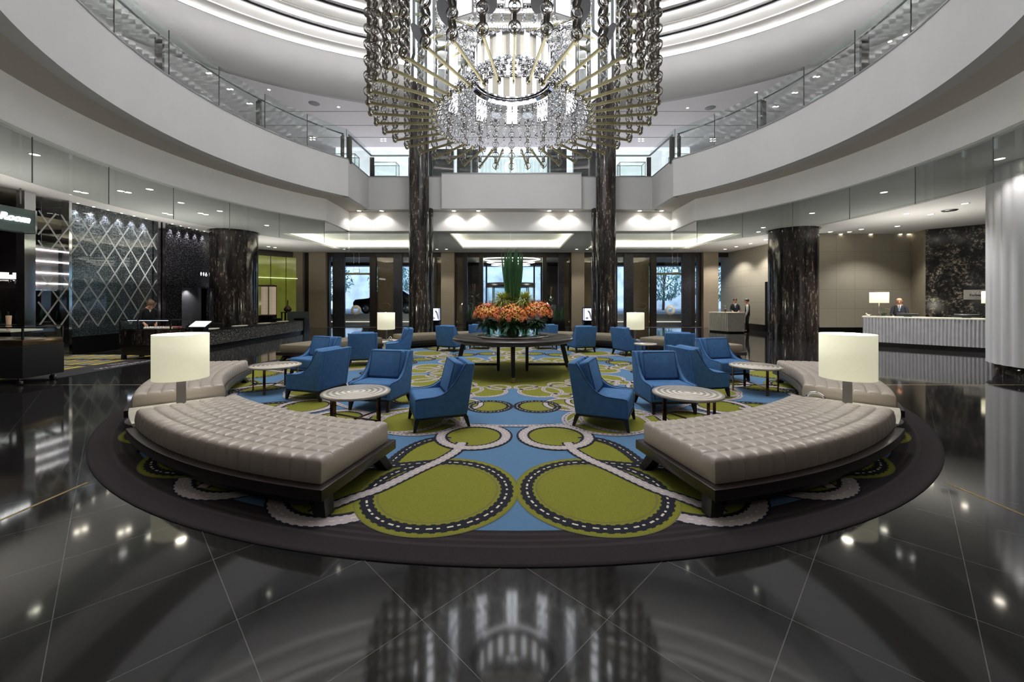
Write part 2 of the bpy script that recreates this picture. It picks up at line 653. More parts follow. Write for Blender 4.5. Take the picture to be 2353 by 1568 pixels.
def shell_plate(inner, z0, z1, rect, mi=0):
    """flat ring-shaped slab between an inner loop and an outer rectangle"""
    mb = MB()
    x0, y0, x1, y1 = rect
    out = []
    for p in inner:
        d = Vector((p.x, p.y - RC, 0))
        t = 1e9
        if d.x > 1e-6: t = min(t, (x1 - 0) / d.x)
        if d.x < -1e-6: t = min(t, (x0 - 0) / d.x)
        if d.y > 1e-6: t = min(t, (y1 - RC) / d.y)
        if d.y < -1e-6: t = min(t, (y0 - RC) / d.y)
        out.append(Vector((d.x * t, RC + d.y * t, 0)))
    n = len(inner)
    vs = []
    for z in (z0, z1):
        vs += [(p.x, p.y, z) for p in inner] + [(p.x, p.y, z) for p in out]
    fs = []
    for i in range(n):
        j = (i + 1) % n
        fs.append((i, n + i, n + j, j))
        fs.append((2 * n + i, 2 * n + j, 3 * n + j, 3 * n + i))
        fs.append((i, j, 2 * n + j, 2 * n + i))
    mb.add(vs, fs, mi)
    # square the corners the radial projection cuts off
    for i in range(n):
        a, b = out[i], out[(i + 1) % n]
        ca = 'x' if abs(abs(a.x) - max(abs(x0), abs(x1))) < 1e-4 or abs(a.x - x0) < 1e-4 or abs(a.x - x1) < 1e-4 else 'y'
        cb = 'x' if abs(b.x - x0) < 1e-4 or abs(b.x - x1) < 1e-4 else 'y'
        if ca != cb:
            c = Vector((a.x if ca == 'x' else b.x, a.y if ca == 'y' else b.y, 0))
            mb.add([(a.x, a.y, z0), (b.x, b.y, z0), (c.x, c.y, z0), (a.x, a.y, z1), (b.x, b.y, z1), (c.x, c.y, z1)],
                   [(0, 2, 1), (3, 4, 5)], mi)
    return mb


# --- ground-floor ceiling, with three lit trays in front of the doors
mb = shell_plate(path_lower(), ZC, ZC + .10, (-26, -7, 26, 17.3))
TR = [(-9.95, -4.35), (-2.65, 2.8), (4.35, 10.1)]
TY0, TY1 = 17.4, 22.4
mb.box2((-26, 17.3, ZC), (26, TY0, ZC + .1))
mb.box2((-26, TY1, ZC), (26, 31, ZC + .1))
xs = [-26] + [x for t in TR for x in t] + [26]
for i in range(0, len(xs), 2):
    mb.box2((xs[i], TY0, ZC), (xs[i + 1], TY1, ZC + .1))
for k, (a, b) in enumerate(TR):
    mb.box2((a - .3, TY0 - .3, ZC + .42), (b + .3, TY1 + .3, ZC + .5), 1)
    for (p, q) in (((a - .34, TY0 - .34), (a - .3, TY1 + .34)), ((b + .3, TY0 - .34), (b + .34, TY1 + .34)),
                   ((a - .3, TY0 - .34), (b + .3, TY0 - .3)), ((a - .3, TY1 + .3), (b + .3, TY1 + .34))):
        mb.box2((p[0], p[1], ZC + .1), (q[0], q[1], ZC + .5), 1)
struct(mb, 'ceiling', [M['ceil'], M['cove']])
M['covestrip'] = emis('cove_led_strip', (255, 250, 228), 17)
for k, (a, b) in enumerate(TR):
    mb = MB()
    for (p, q) in (((a - .22, TY0 - .2), (a - .17, TY1 + .2)), ((b + .17, TY0 - .2), (b + .22, TY1 + .2)),
                   ((a - .17, TY0 - .22), (b + .17, TY0 - .17)), ((a - .17, TY1 + .17), (b + .17, TY1 + .22))):
        mb.box2((p[0], p[1], ZC + .102), (q[0], q[1], ZC + .132))
    o = mb.build('cove_light', M['covestrip'])
    tag(o, ('light strip hidden in the left ceiling tray before the doors', 'light strip hidden in the middle ceiling tray above the flowers',
            'light strip hidden in the right ceiling tray before the doors')[k], 'light')

# --- lower fascia (set back) and soffit
mb = MB()
prof = [(8.55, ZC - .04), (8.75, ZC - .04), (8.75, 5.36), (8.55, 5.36)]
mb.sweep(prof, -128.8, 128.8, 96, (0, RC))
pl = [pol(8.55, 128.8, 0, RC), Vector((6.68, 16.5, 0)), Vector((6.68, 16.7, 0)), pol(8.75, 128.8, 0, RC) + Vector((.0, .0, 0))]
for s in (1, -1):
    a, b = Vector((6.66 * s, 14.36, 0)), Vector((6.68 * s, 16.5, 0))
    mb.prism([(a.x, a.y), (b.x, b.y + .2), (b.x + .2 * s, b.y + .2), (a.x + .2 * s, a.y)], ZC - .04, 5.36)
mb.box2((-6.88, 16.5, ZC - .04), (6.88, 16.7, 5.36))
struct(mb, 'trim_3', M['white_lit'])

mb = MB()
inner, outer = [], []
for i in range(81):
    f = i / 80
    inner.append(pol(7.62, -131.2 + 262.4 * f, 0, RC))
    outer.append(pol(8.6, -128.8 + 257.6 * f, 0, RC))
inner += [Vector((5.72, 16.02, 0)), Vector((-5.72, 16.02, 0))]
outer += [Vector((6.72, 16.55, 0)), Vector((-6.72, 16.55, 0))]
n = len(inner)
vs = [(p.x, p.y, z) for z in (5.302, 5.36) for pp in (inner, outer) for p in pp]
fs = []
for i in range(n):
    j = (i + 1) % n
    fs += [(i, n + i, n + j, j), (2 * n + i, 2 * n + j, 3 * n + j, 3 * n + i)]
mb.add(vs, fs)
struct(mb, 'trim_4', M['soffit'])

# --- upper fascia (balcony front)
mb = MB()
mb.sweep([(7.6, 5.3), (7.85, 5.3), (7.85, 6.62), (7.6, 6.62)], -131.2, 131.2, 96, (0, RC), sm=False)
for s in (1, -1):
    a = pol(7.6, 131.2 * s, 0, RC)
    mb.prism([(a.x, a.y), (5.70 * s, 16.0), (5.95 * s, 16.25), (a.x + .25 * s, a.y + .05)], 5.3, 6.62)
mb.box2((-5.95, 16.0, 5.3), (5.95, 16.25, 6.62))
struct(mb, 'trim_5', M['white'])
mb = MB()
mb.box2((-2.72, 15.72, 5.27), (2.80, 15.998, 6.66))
struct(mb, 'trim_6', M['white'])
# steel edge strip on top of the balcony front
mb = MB()
mb.sweep([(7.585, 6.60), (7.7, 6.60), (7.7, 6.635), (7.585, 6.635)], -131.2, 131.2, 96, (0, RC))
for s in (1, -1):
    a = pol(7.585, 131.2 * s, 0, RC)
    mb.prism([(a.x, a.y), (5.69 * s, 15.985), (5.8 * s, 16.1), (a.x + .11 * s, a.y + .05)], 6.6, 6.635)
mb.box2((-5.7, 15.985, 6.6), (5.7, 16.1, 6.635))
mb.box2((-2.73, 15.7, 6.645), (2.81, 16.0, 6.68))
struct(mb, 'trim_7', M['steel'])

# --- mezzanine floor slab
inner = [pol(7.8, -131.2 + 262.4 * i / 80, 0, RC) for i in range(81)] + [Vector((5.9, 16.2, 0)), Vector((-5.9, 16.2, 0))]
mb = shell_plate(inner, 6.1, 6.3, (-26, -7, 26, 25.2))
struct(mb, 'floor_mezzanine', mat('mezzanine_floor', (150, 148, 146), .4))

# --- mezzanine ceiling with the oval opening, then the stepped dome
DA, DB = 12.9, 8.4


def ell(s, a):
    t = radians(a)
    return Vector((DA * s * sin(t), CY - DB * s * cos(t), 0))


ZM = 10.0
mb = shell_plate([ell(1.03, 360 * i / 120) for i in range(120)], ZM, ZM + .12, (-26, -7, 26, 25.2))
struct(mb, 'ceiling_mezzanine', M['mezzceil'])


def oval(mb, prof, mi=0):
    """closed section [(scale, z)] swept round the oval"""
    n, m = 128, len(prof)
    vs, fs = [], []
    for i in range(n):
        for (s, z) in prof:
            p = ell(s, 360 * i / n)
            vs.append((p.x, p.y, z))
    for i in range(n):
        for k in range(m):
            j = (k + 1) % m
            i2 = (i + 1) % n
            fs.append((i * m + k, i2 * m + k, i2 * m + j, i * m + j))
    mb.add(vs, fs, mi, True)


mb = MB()
oval(mb, [(1.0, 9.98), (1.032, 9.98), (1.032, 11.72), (1.0, 11.72)])
struct(mb, 'trim_8', M['white'])
steps = [(1.0, 11.72), (.90, 12.08), (.80, 12.42), (.70, 12.78)]
mb = MB()
for (s, z) in steps:                       # lips that hide the cove lights
    if s < 1:
        oval(mb, [(s, z), (s + .010, z), (s + .010, z + .11), (s, z + .11)])
        oval(mb, [(s, z), (s + .017, z), (s + .017, z + .03), (s, z + .03)])
for (a, b) in zip(steps[:-1], steps[1:]):  # sloping bright cove between the lips
    oval(mb, [(a[0] + .075, a[1] - .02), (a[0] + .085, a[1] - .02), (b[0] + .04, b[1] + .32), (b[0] + .03, b[1] + .32)], 1)
    oval(mb, [(b[0] + .045, b[1] + .30), (b[0] + .045, b[1] + .33), (b[0] - .02, b[1] + .33), (b[0] - .02, b[1] + .30)], 1)
oval(mb, [(1.0, 11.70), (1.09, 11.70), (1.09, 11.73), (1.0, 11.73)])
struct(mb, 'trim_9', [M['white'], M['cove']])
mb = MB()
n = 96
vs = [(0, CY, 13.3)] + [tuple(ell(.80, 360 * i / n).to_3d() + Vector((0, 0, 13.1))) for i in range(n)]
mb.add(vs, [(0, 1 + (i + 1) % n, 1 + i) for i in range(n)], 0, True)
oval(mb, [(.80, 13.1), (.81, 13.1), (.74, 12.7), (.73, 12.7)])
struct(mb, 'ceiling_dome', M['cove'])
M['domestrip'] = emis('dome_led_strip', (253, 252, 253), 20)
for k, (s, z) in enumerate(steps):
    mb = MB()
    k0 = .03 if s == 1 else .0115
    oval(mb, [(s + k0, z + .035), (s + k0 + .005, z + .035), (s + k0 + .005, z + .07), (s + k0, z + .07)])
    o = mb.build('cove_light', M['domestrip'])
    tag(o, ('light strip hidden behind the lowest oval lip of the dome', 'light strip hidden behind the second oval lip of the dome',
            'light strip hidden behind the third oval lip of the dome', 'light strip hidden behind the topmost oval lip of the dome')[k], 'light')

# --- outer walls
mb = MB()
mb.box2((-26.2, -7.2, 0), (26.2, -7, 10.1))
struct(mb, 'wall_front', mat('lobby_rear_wall', (120, 115, 108), .7))
mb = MB()
mb.box2((-26.2, -7, 0), (-26, 31, 10.1))
struct(mb, 'wall_left', mat('dark_lounge_wall', (34, 26, 30), .6))
mb = MB()
mb.box2((26, -7, 0), (26.2, 31, 10.1))
struct(mb, 'wall_right', mat('taupe_wall', (150, 140, 124), .6))
mb = MB()
mb.box2((-26, 25.0, 4.66), (26, 25.2, 10.1))
struct(mb, 'wall_back', mat('mezzanine_back_wall', (205, 205, 208), .6))

# --- glass balustrade of the balcony
M['postm'] = mat('dark_grey_metal', (92, 92, 88), .35, .8)


def balustrade(name_lbl, side):
    t = thing('glass_balustrade', name_lbl, 'balustrade', (0, 0, 0))
    angs = [131.0 - 10.45 * i for i in range(13)]
    for a, b in zip(angs[1:], angs[:-1]):
        q = MB()
        q.sweep([(7.655, 6.62), (7.67, 6.62), (7.67, 7.68), (7.655, 7.68)], (a + .07) * side, (b - .07) * side, 8, (0, RC), sm=False)
        fix_normals(q.build('glass_pane', M['balglass'], t))
    for i, a in enumerate(angs):
        q = MB()
        if i % 2 == 0:
            p = pol(7.80, a * side - .6 * side, 0, RC)
            q.box((p.x, p.y, 6.98), (.055, .17, .95), radians(a * side))
            q.box((p.x, p.y, 7.47), (.03, .06, .1), radians(a * side))
            q.build('post', M['postm'], t)
        q = MB()
        p = pol(7.66, a * side, 0, RC)
        q.box((p.x, p.y, 7.15), (.012, .02, 1.06), radians(a * side))
        q.build('pane_joint', M['postm'], t)
    q = MB()
    q.tube([pol(7.80, a * side, 7.53, RC) for a in [5.5 + 125.2 * i / 60 for i in range(61)]], .028, 8)
    q.build('handrail', M['steel'], t)
    return t


balustrade('curved glass balustrade along the left side of the balcony', -1)
balustrade('curved glass balustrade along the right side of the balcony', 1)
for s, w in ((-1, 'left'), (1, 'right')):
    t = thing('glass_balustrade', 'short straight glass balustrade at the %s balcony corner by the marble column' % w, 'balustrade')
    a = pol(7.66, 131.2 * s, 0, RC)
    pts = [(a.x, a.y), (5.66 * s, 16.08), (4.1 * s, 16.08)]
    for p, q_ in zip(pts[:-1], pts[1:]):
        q = MB()
        q.bar((p[0], p[1], 7.15), (q_[0], q_[1], 7.15), .014, 1.06)
        q.build('glass_pane', M['balglass'], t)
        q = MB()
        q.bar((p[0], p[1] + .12, 7.53), (q_[0], q_[1] + .12, 7.53), .05, .05)
        q.build('handrail', M['steel'], t)
        for pp in (p, q_):
            q = MB()
            q.box((pp[0] - .03 * s, pp[1] + .12, 6.98), (.16, .06, .95))
            q.build('post', M['postm'], t)
t = thing('glass_balustrade', 'straight glass balustrade on the white box front at the back of the balcony', 'balustrade')
for i in range(4):
    q = MB()
    q.box2((-3.2 + 1.6 * i + .01, 16.05, 6.64), (-1.6 + 1.6 * i - .01, 16.064, 7.7))
    q.build('glass_pane', M['balglass'], t)
for i in range(5):
    q = MB()
    q.box((-3.2 + 1.6 * i, 16.2, 7.05), (.06, .06, .86))
    q.build('post', M['steel'], t)
q = MB()
q.tube([(-3.2, 16.2, 7.5), (3.3, 16.2, 7.5)], .035)
q.build('handrail', M['chrome'], t)

# --- glass smoke curtain that hangs from the lower fascia
for s, w in ((-1, 'left'), (1, 'right')):
    t = thing('smoke_curtain', 'frameless hanging glass smoke screen under the %s curved ceiling edge' % w, 'glass screen')
    angs = [128.8 - 10.45 * i for i in range(12)]
    for a, b in zip(angs[1:], angs[:-1]):
        q = MB()
        q.sweep([(8.66, 3.70), (8.672, 3.70), (8.672, ZC - .04), (8.66, ZC - .04)], (a + .05) * s, (b - .05) * s, 8, (0, RC))
        fix_normals(q.build('glass_pane', M['smoke'], t))
        q = MB()
        p = pol(8.665, b * s, 0, RC)
        q.box((p.x, p.y, (3.7 + ZC - .04) / 2), (.01, .016, ZC - .06 - 3.7), radians(b * s))
        q.build('pane_joint', M['steel'], t)
    for (p, q_) in (((6.74 * s, 14.42), (6.76 * s, 16.58)),):
        q = MB()
        q.bar((p[0], p[1], (3.7 + ZC - .04) / 2), (q_[0], q_[1], (3.7 + ZC - .04) / 2), .012, ZC - .04 - 3.7)
        q.build('glass_pane', M['smoke'], t)
t = thing('smoke_curtain', 'straight glass smoke screen hanging in front of the entrance ceiling', 'glass screen')
for i in range(4):
    q = MB()
    q.box2((-6.7 + 3.35 * i + .004, 16.6, 3.70), (-6.7 + 3.35 * (i + 1) - .004, 16.612, ZC - .04))
    q.build('glass_pane', M['smoke'], t)

# --- round carpet ---------------------------------------------------
RCARP, RIN = 6.74, 6.36
cm = [mat('carpet_blue', (84, 122, 158), .95, noise=(120, .10), bump=(500, .25)),
      mat('carpet_plum_border', (36, 28, 31), .95, noise=(90, .22), bump=(500, .25)),
      mat('carpet_olive_green', (124, 125, 33), .95, noise=(60, .12), bump=(500, .25)),
      mat('carpet_navy', (16, 18, 34), .95, noise=(120, .2)),
      mat('carpet_pale_grey', (178, 168, 170), .95, noise=(160, .12)),
      mat('carpet_cream', (214, 206, 188), .95, noise=(120, .08)),
      mat('carpet_olive_edge', (112, 108, 60), .95, noise=(120, .12)),
      mat('carpet_plum_stripe', (46, 37, 40), .95, noise=(90, .22))]
CB, CP, CG, CN, CW, CR, CO, CS = range(8)
ca = MB()
TH = .010


def disc(mb, c, r, z, mi, n=48):
    vs = [(c[0], c[1], z)] + [(c[0] + r * cos(2 * pi * k / n), c[1] + r * sin(2 * pi * k / n), z) for k in range(n)]
    mb.add(vs, [(0, 1 + k, 1 + (k + 1) % n) for k in range(n)], mi)


def ringf(mb, c, r0, r1, z, mi, n=64, a0=0, a1=360, cog=0.0):
    L = R = None
    if not cog:
        A = [radians(a0 + (a1 - a0) * k / n) for k in range(n + 1)]
        mb.strip([(c[0] + r0 * cos(a), c[1] + r0 * sin(a)) for a in A], [(c[0] + r1 * cos(a), c[1] + r1 * sin(a)) for a in A], z, mi)
    else:
        for k in range(n):
            q = cog if k % 2 else 0
            A = [radians(a0 + (a1 - a0) * (k + d) / n) for d in (0, 1)]
            mb.strip([(c[0] + (r0 - q) * cos(a), c[1] + (r0 - q) * sin(a)) for a in A], [(c[0] + (r1 + q) * cos(a), c[1] + (r1 + q) * sin(a)) for a in A], z, mi)


def resample(pts, step):
    out, acc = [Vector(pts[0])], 0.0
    for a, b in zip(pts[:-1], pts[1:]):
        a, b = Vector(a), Vector(b)
        L = (b - a).length
        t = step - acc
        while t < L:
            out.append(a + (b - a) * t / L)
            t += step
        acc = L - (t - step)
    return out


def smooth(pts, it=2):
    for _ in range(it):
        q = [pts[0]]
        for a, b in zip(pts[:-1], pts[1:]):
            a, b = Vector(a), Vector(b)
            q += [a * .75 + b * .25, a * .25 + b * .75]
        pts = q + [pts[-1]]
    return pts


def stroke(mb, pts, w, z, mi, cog=0.0, dash=None):
    pts = [Vector((p[0], p[1])) for p in pts]
    st = dash[0] if dash else .035
    P = resample(pts, st)
    nrm = []
    for i in range(len(P)):
        d = (P[min(i + 1, len(P) - 1)] - P[max(i - 1, 0)])
        d = d.normalized() if d.length else Vector((1, 0))
        nrm.append(Vector((-d.y, d.x)))
    for i in range(len(P) - 1):
        a, b = P[i], P[i + 1]
        if dash:
            b = a + (b - a) * (dash[1] if i % 2 else dash[1] * .55)
        ww = w / 2 + (cog if i % 2 else 0)
        mb.strip([a - nrm[i] * ww, b - nrm[i + 1] * ww], [a + nrm[i] * ww, b + nrm[i + 1] * ww], z, mi)


def circ_pts(c, r, a0=0, a1=360, n=72):
    return [(c[0] + r * cos(radians(a0 + (a1 - a0) * k / n)), c[1] + r * sin(radians(a0 + (a1 - a0) * k / n))) for k in range(n + 1)]


def rotp(p, az, mir):
    """pattern point given relative to the carpet centre with the viewer at -y"""
    x, y = p[0] * (-1 if mir else 1), p[1]
    a = radians(az)
    return (x * cos(a) - y * sin(a), x * sin(a) + y * cos(a))


def pp(r, az):
    a = radians(az)
    return (r * sin(a), -r * cos(a))


ca.lathe([(0, 0), (RCARP, 0), (RCARP, TH * .6), (RCARP - .03, TH), (0, TH)], 160, mi=CP)
n = 160
ringf(ca, (0, 0), 0.0001, RIN, TH + .0004, CB, n)
for r in (RIN + .03, RIN + .10, RIN + .17):
    ringf(ca, (0, 0), r, r + .03, TH + .0004, CS, n)
zb = [TH + .0004 * (k + 1) for k in range(1, 20)]
z = list(zb)
# fills first, then strokes
OUT = [(pp(5.80, 6.65), .665, 'navy'), (pp(5.90, 14.55), .60, 'grey')]
IN1 = [(pp(4.42, 6.4), .47, 'greyroad')]
PALE = [(pp(4.0, 18.2), .60)]
NAV = [(pp(3.07, 6.9), .365)]
GR2 = [(pp(3.05, 16.3), .40)]
PAL2 = [(pp(2.12, 13.6), .42), (pp(2.52, 20.0), .22)]
PAL3 = [(pp(1.73, 8.4), .235)]
navyroad = [at(x, y, 0).xy - Vector((0, CY)) for x, y in ((1035, 1012), (1000, 1011), (975, 1017), (950, 1027), (926, 1042), (899, 1066), (878, 1088))]
navyroad2 = [at(x, y, 0).xy - Vector((0, CY)) for x, y in ((828, 1081), (899, 1074), (967, 1068), (1010, 1064))]
greyroad = [at(x, y, 0).xy - Vector((0, CY)) for x, y in ((1062, 1020), (1052, 1038), (1030, 1052), (1006, 1065), (970, 1080), (916, 1107), (866, 1131), (814, 1147), (770, 1164), (715, 1187))]
navyroad2 = [Vector((-abs(p.x), p.y)) for p in navyroad2]
tear = [at(x, y, 0).xy - Vector((0, CY)) for x, y in ((1035, 1012), (1000, 1011), (975, 1017), (950, 1027), (926, 1042), (899, 1066), (875, 1090), (853, 1117), (866, 1128), (916, 1107), (970, 1080), (1006, 1065), (1030, 1052), (1050, 1035), (1050, 1020))]
for sec in range(9):
    for mir in (0, 1):
        T = lambda p: rotp(p, sec * 40, mir)
        z = [v + 2e-5 * (sec * 2 + mir) for v in zb]
        pts = [T((-abs(p.x), p.y)) for p in tear]
        cx = (sum(p[0] for p in pts) / len(pts), sum(p[1] for p in pts) / len(pts))
        ca.add([(cx[0], cx[1], z[0])] + [(p[0], p[1], z[0]) for p in pts],
               [((0, 1 + k, 1 + (k + 1) % len(pts)) if not mir else (0, 1 + (k + 1) % len(pts), 1 + k)) for k in range(len(pts))], CG)
        for (c, r) in PALE:
            disc(ca, T(c), r, z[0] + 2e-4, CG)
        for k, (c, r) in enumerate(NAV + GR2 + PAL3):
            disc(ca, T(c), r, z[1] + 8e-6 * k, CG)
        for k, (c, r) in enumerate(PAL2):
            disc(ca, T(c), r, z[0] + 1e-4 + 8e-6 * k, CG)
        for (c, r, k) in IN1:
            disc(ca, T(c), r, z[1], CG)
        for (c, r, k) in OUT[::-1]:
            disc(ca, T(c), r, z[2] if k == 'grey' else z[5], CG, 72)
ringf(ca, (0, 0), .0001, 1.80, zb[3], CG, 96)
for sec in range(9):
    for mir in (0, 1):
        T = lambda p: rotp(p, sec * 40, mir)
        z = [v + 2e-5 * (sec * 2 + mir) for v in zb]
        az0 = sec * 40
        # outer circles
        for (c, r, k) in OUT:
            q = T(c)
            if k == 'grey':
                ringf(ca, q, r - .155, r + .02, z[3], CN, 96)
                ringf(ca, q, r - .115, r - .005, z[4], CW, 96, cog=.008)
                stroke(ca, circ_pts(q, r - .06), .012, z[4] + 2.2e-4, CR, dash=(.075, .55))
            else:
                ringf(ca, q, r - .17, r + .025, z[6], CO, 96)
                ringf(ca, q, r - .155, r + .012, z[7], CG, 96)
                ringf(ca, q, r - .125, r - .03, z[8], CN, 96, cog=.010)
                stroke(ca, circ_pts(q, r - .078), .017, z[9], CR, dash=(.075, .62))
        # roads
        stroke(ca, smooth([T((-abs(p.x), p.y)) for p in navyroad]), .12, z[10], CN, cog=.008)
        stroke(ca, smooth([T((-abs(p.x), p.y)) for p in navyroad]), .014, z[11], CR, dash=(.075, .6))
        stroke(ca, [T((-abs(p.x), p.y)) for p in navyroad2], .11, z[10] + 1.5e-5, CN, cog=.006)
        stroke(ca, [T((-abs(p.x), p.y)) for p in navyroad2], .014, z[11], CR, dash=(.075, .6))
        g = smooth([T((-abs(p.x), p.y)) for p in greyroad])
        stroke(ca, g, .145, z[12], CN)
        stroke(ca, g, .09, z[13], CW, cog=.008)
        stroke(ca, g, .012, z[14], CR, dash=(.075, .55))
        for (c, r, k) in IN1:
            q = T(c)
            ringf(ca, q, r - .155, r, z[11], CN, 80)
            ringf(ca, q, r - .125, r - .03, z[15], CW, 80, cog=.008)
            stroke(ca, circ_pts(q, r - .078), .012, z[16], CR, dash=(.075, .55))
        for (c, r) in PALE:
            q = T(c)
            ringf(ca, q, r - .075, r, z[14] + 1e-5, CW, 80)
            stroke(ca, circ_pts(q, r - .037), .016, z[15] + 1e-5, CN, dash=(.06, .6))
        for (c, r) in NAV:
            q = T(c)
            ringf(ca, q, r - .10, r, z[6], CN, 80, cog=.006)
            stroke(ca, circ_pts(q, r - .05), .014, z[7], CR, dash=(.06, .6))
        for (c, r) in GR2:
            q = T(c)
            ringf(ca, q, r - .11, r, z[4], CN, 80)
            ringf(ca, q, r - .085, r - .02, z[5], CW, 80, cog=.006)
        for (c, r) in PAL2 + PAL3:
            q = T(c)
            ringf(ca, q, r - .075, r, z[5], CW, 64)
            stroke(ca, circ_pts(q, r - .037), .014, z[6], CN, dash=(.06, .6))
    # long pale arcs that link the loops
    ringf(ca, (0, 0), 3.98, 4.055, zb[17], CW, 40, -90 + sec * 40 - 14, -90 + sec * 40 + 14)
    stroke(ca, circ_pts((0, 0), 4.017, -90 + sec * 40 - 14, -90 + sec * 40 + 14), .016, zb[18], CN, dash=(.06, .6))
    for mir in (-1, 1):
        A = [pp(3.98 - .95 * (k / 12), sec * 40 + mir * (10 + 3.5 * sin(k / 12 * pi) + 4 * k / 12)) for k in range(13)]
        stroke(ca, A, .085, z[8], CW)
        stroke(ca, A, .014, z[9], CN, dash=(.06, .6))
o = ca.build('carpet', cm, loc=(0, CY, 0))
tag(o, 'large round carpet of green, blue and navy loops with plum border', 'carpet')
# ================================================================== FURNITURE
ZF = TH + .0100     # top of the carpet pile

# ------------------------------------------------------------------ benches
def bench_cushion(quilt):
    """arc cushion about the origin's (0, RM) ring, built round the room centre then recentred"""
    r0, r1, a0, a1, zb, zt = 5.42, 6.37, -13.55, 13.55, .265, .46
    nr, na, sd = 7, 22, 6
    US = [0, .05, .18, .5, .82, .95]
    NR, NA = nr * sd, na * sd
    mb = MB()
    idx = {}
    vs, fs = [], []

    def q(f, n):       # pillow profile 0 at seams, 1 in the middle
        x = (f * n) % 1.0
        return 1 - (2 * abs(x - .5)) ** 7
    for i in range(NA + 1):
        for j in range(NR + 1):
            fa, fr = (i // sd + US[i % sd]) / na, (j // sd + US[j % sd]) / nr
            h = 0.0
            if quilt:
                h = .017 * min(q(fa, na), q(fr, nr)) + .0035 * q(fa, na) * q(fr, nr) * (1 - (2 * abs((fa * na) % 1 - .5)) ** 2) * (1 - (2 * abs((fr * nr) % 1 - .5)) ** 2) - .020
            ed = min(min(fr, 1 - fr) * (r1 - r0), min(fa, 1 - fa) * radians(a1 - a0) * 5.9)
            h -= .014 * max(0, 1 - ed / .028) ** 2
            p = pol(r0 + (r1 - r0) * fr, a0 + (a1 - a0) * fa, 0, 0)
            idx[i, j] = len(vs)
            vs.append((p.x, p.y + 5.9, zt + h))
    for i in range(NA):
        for j in range(NR):
            fs.append((idx[i, j], idx[i + 1, j], idx[i + 1, j + 1], idx[i, j + 1]))
    # sides
    def wall(loop, nseam, along):
        prev = [None]
        rows = []
        for k, (i, j, d) in enumerate(loop):
            f = k / (len(loop) - 1)
            f = (k // sd + US[k % sd]) / ((len(loop) - 1) / sd)
            bul = (.018 * q(f, nseam) if quilt else .012)
            col = []
            top = Vector(vs[idx[i, j]])
            for (t, b) in ((.16, .55), (.5, 1.0), (.85, .7), (1.0, .25)):
                p = Vector((top.x, top.y, top.z + (zb - top.z) * t)) + d * bul * b
                col.append(len(vs)); vs.append(tuple(p))
            rows.append([idx[i, j]] + col)
        for a, b in zip(rows[:-1], rows[1:]):
            for m in range(4):
                fs.append((a[m], b[m], b[m + 1], a[m + 1]))
    fr_ = lambda i: (i // sd + US[i % sd]) / na
    dirr = lambda i: Vector((sin(radians(a0 + (a1 - a0) * fr_(i))), -cos(radians(a0 + (a1 - a0) * fr_(i))), 0))
    wall([(i, NR, dirr(i)) for i in range(NA + 1)], na, 0)
    wall([(i, 0, -dirr(i)) for i in range(NA, -1, -1)], na, 0)
    ta = Vector((cos(radians(a0)), sin(radians(a0)), 0))
    tb = Vector((cos(radians(a1)), sin(radians(a1)), 0))
    wall([(NA, j, tb) for j in range(NR, -1, -1)], 1, 1)
    wall([(0, j, -ta) for j in range(NR + 1)], 1, 1)
    mb.add(vs, fs, 0, True)
    mb.sweep([(r0 + .01, zb), (r1 - .01, zb), (r1 - .01, zb + .02), (r0 + .01, zb + .02)], a0 + .1, a1 - .1, 20, (0, 5.9))
    return mb


def bench_proto(quilt):
    t = thing('curved_bench', '', 'bench', (0, 0, 0))
    o = bench_cushion(quilt).build('seat_cushion', M['leather'] if quilt else M['taupe'], t)
    fix_normals(o)
    f = MB()
    f.sweep([(5.36, .175), (6.45, .175), (6.45, .262), (5.36, .262)], -14.15, 13.75, 40, (0, 5.9))
    f.build('platform', M['darkwood'], t, bevel=.004)
    f = MB()
    f.sweep([(5.44, .085), (6.37, .085), (6.37, .175), (5.44, .175)], -12.6, 13.2, 40, (0, 5.9))
    f.build('apron', M['blackwood'], t, bevel=.003)
    for a, r in ((-13.3, 6.28), (-13.3, 5.5), (13.0, 6.28), (13.0, 5.5)):
        s = 1 if r > 5.9 else -1
        sa = 1 if a > 0 else -1
        q = MB()
        p0 = pol(r - .03 * s, a - .75 * sa, 0, 5.9)
        p1 = pol(r + .045 * s, a + .15 * sa, 0, 5.9)
        q.taper((p0.x, p0.y, .18), (p1.x, p1.y, ZF - .002), (.075, .06), (.055, .05), 0, radians(a))
        q.build('leg', M['blackwood'], t, bevel=.004)
    return t


BL = {(-27, 1): 'quilted taupe leather bench in the left foreground, in front of the large lamp',
      (27, 1): 'quilted taupe leather bench in the right foreground, in front of the large lamp',
      (-63, 1): 'quilted taupe leather bench at the left, behind the large foreground lamp',
      (63, 1): 'quilted taupe leather bench at the right, behind the large foreground lamp',
      (-117, 0): 'smooth taupe bench at the far left, behind the blue armchairs and before the low counter',
      (117, 0): 'smooth taupe bench at the far right, behind the blue armchairs and the round black column',
      (-153, 0): 'smooth taupe bench at the back in front of the left tall marble column',
      (153, 0): 'smooth taupe bench at the back in front of the right tall marble column'}
protos = {}
for (az, q), lab in BL.items():
    if q not in protos:
        t = protos[q] = bench_proto(q)
    else:
        t = copy_tree(protos[q])
    p = pol(5.9, az)
    t.location, t.rotation_euler = (p.x, p.y, 0), (0, 0, radians(az))
    tag(t, lab, 'bench', 'curved benches round the carpet')
    # the far end of each bench meets the lamp plinth: mirror so that the overhanging end faces the aisle
    if (az in (27, 63 - 0, -63 + 0)) or True:
        flip = {-27: 1, 27: -1, -63: -1, 63: 1, -117: 1, 117: -1, -153: -1, 153: 1}[az]
        t.scale = (-flip, 1, 1)

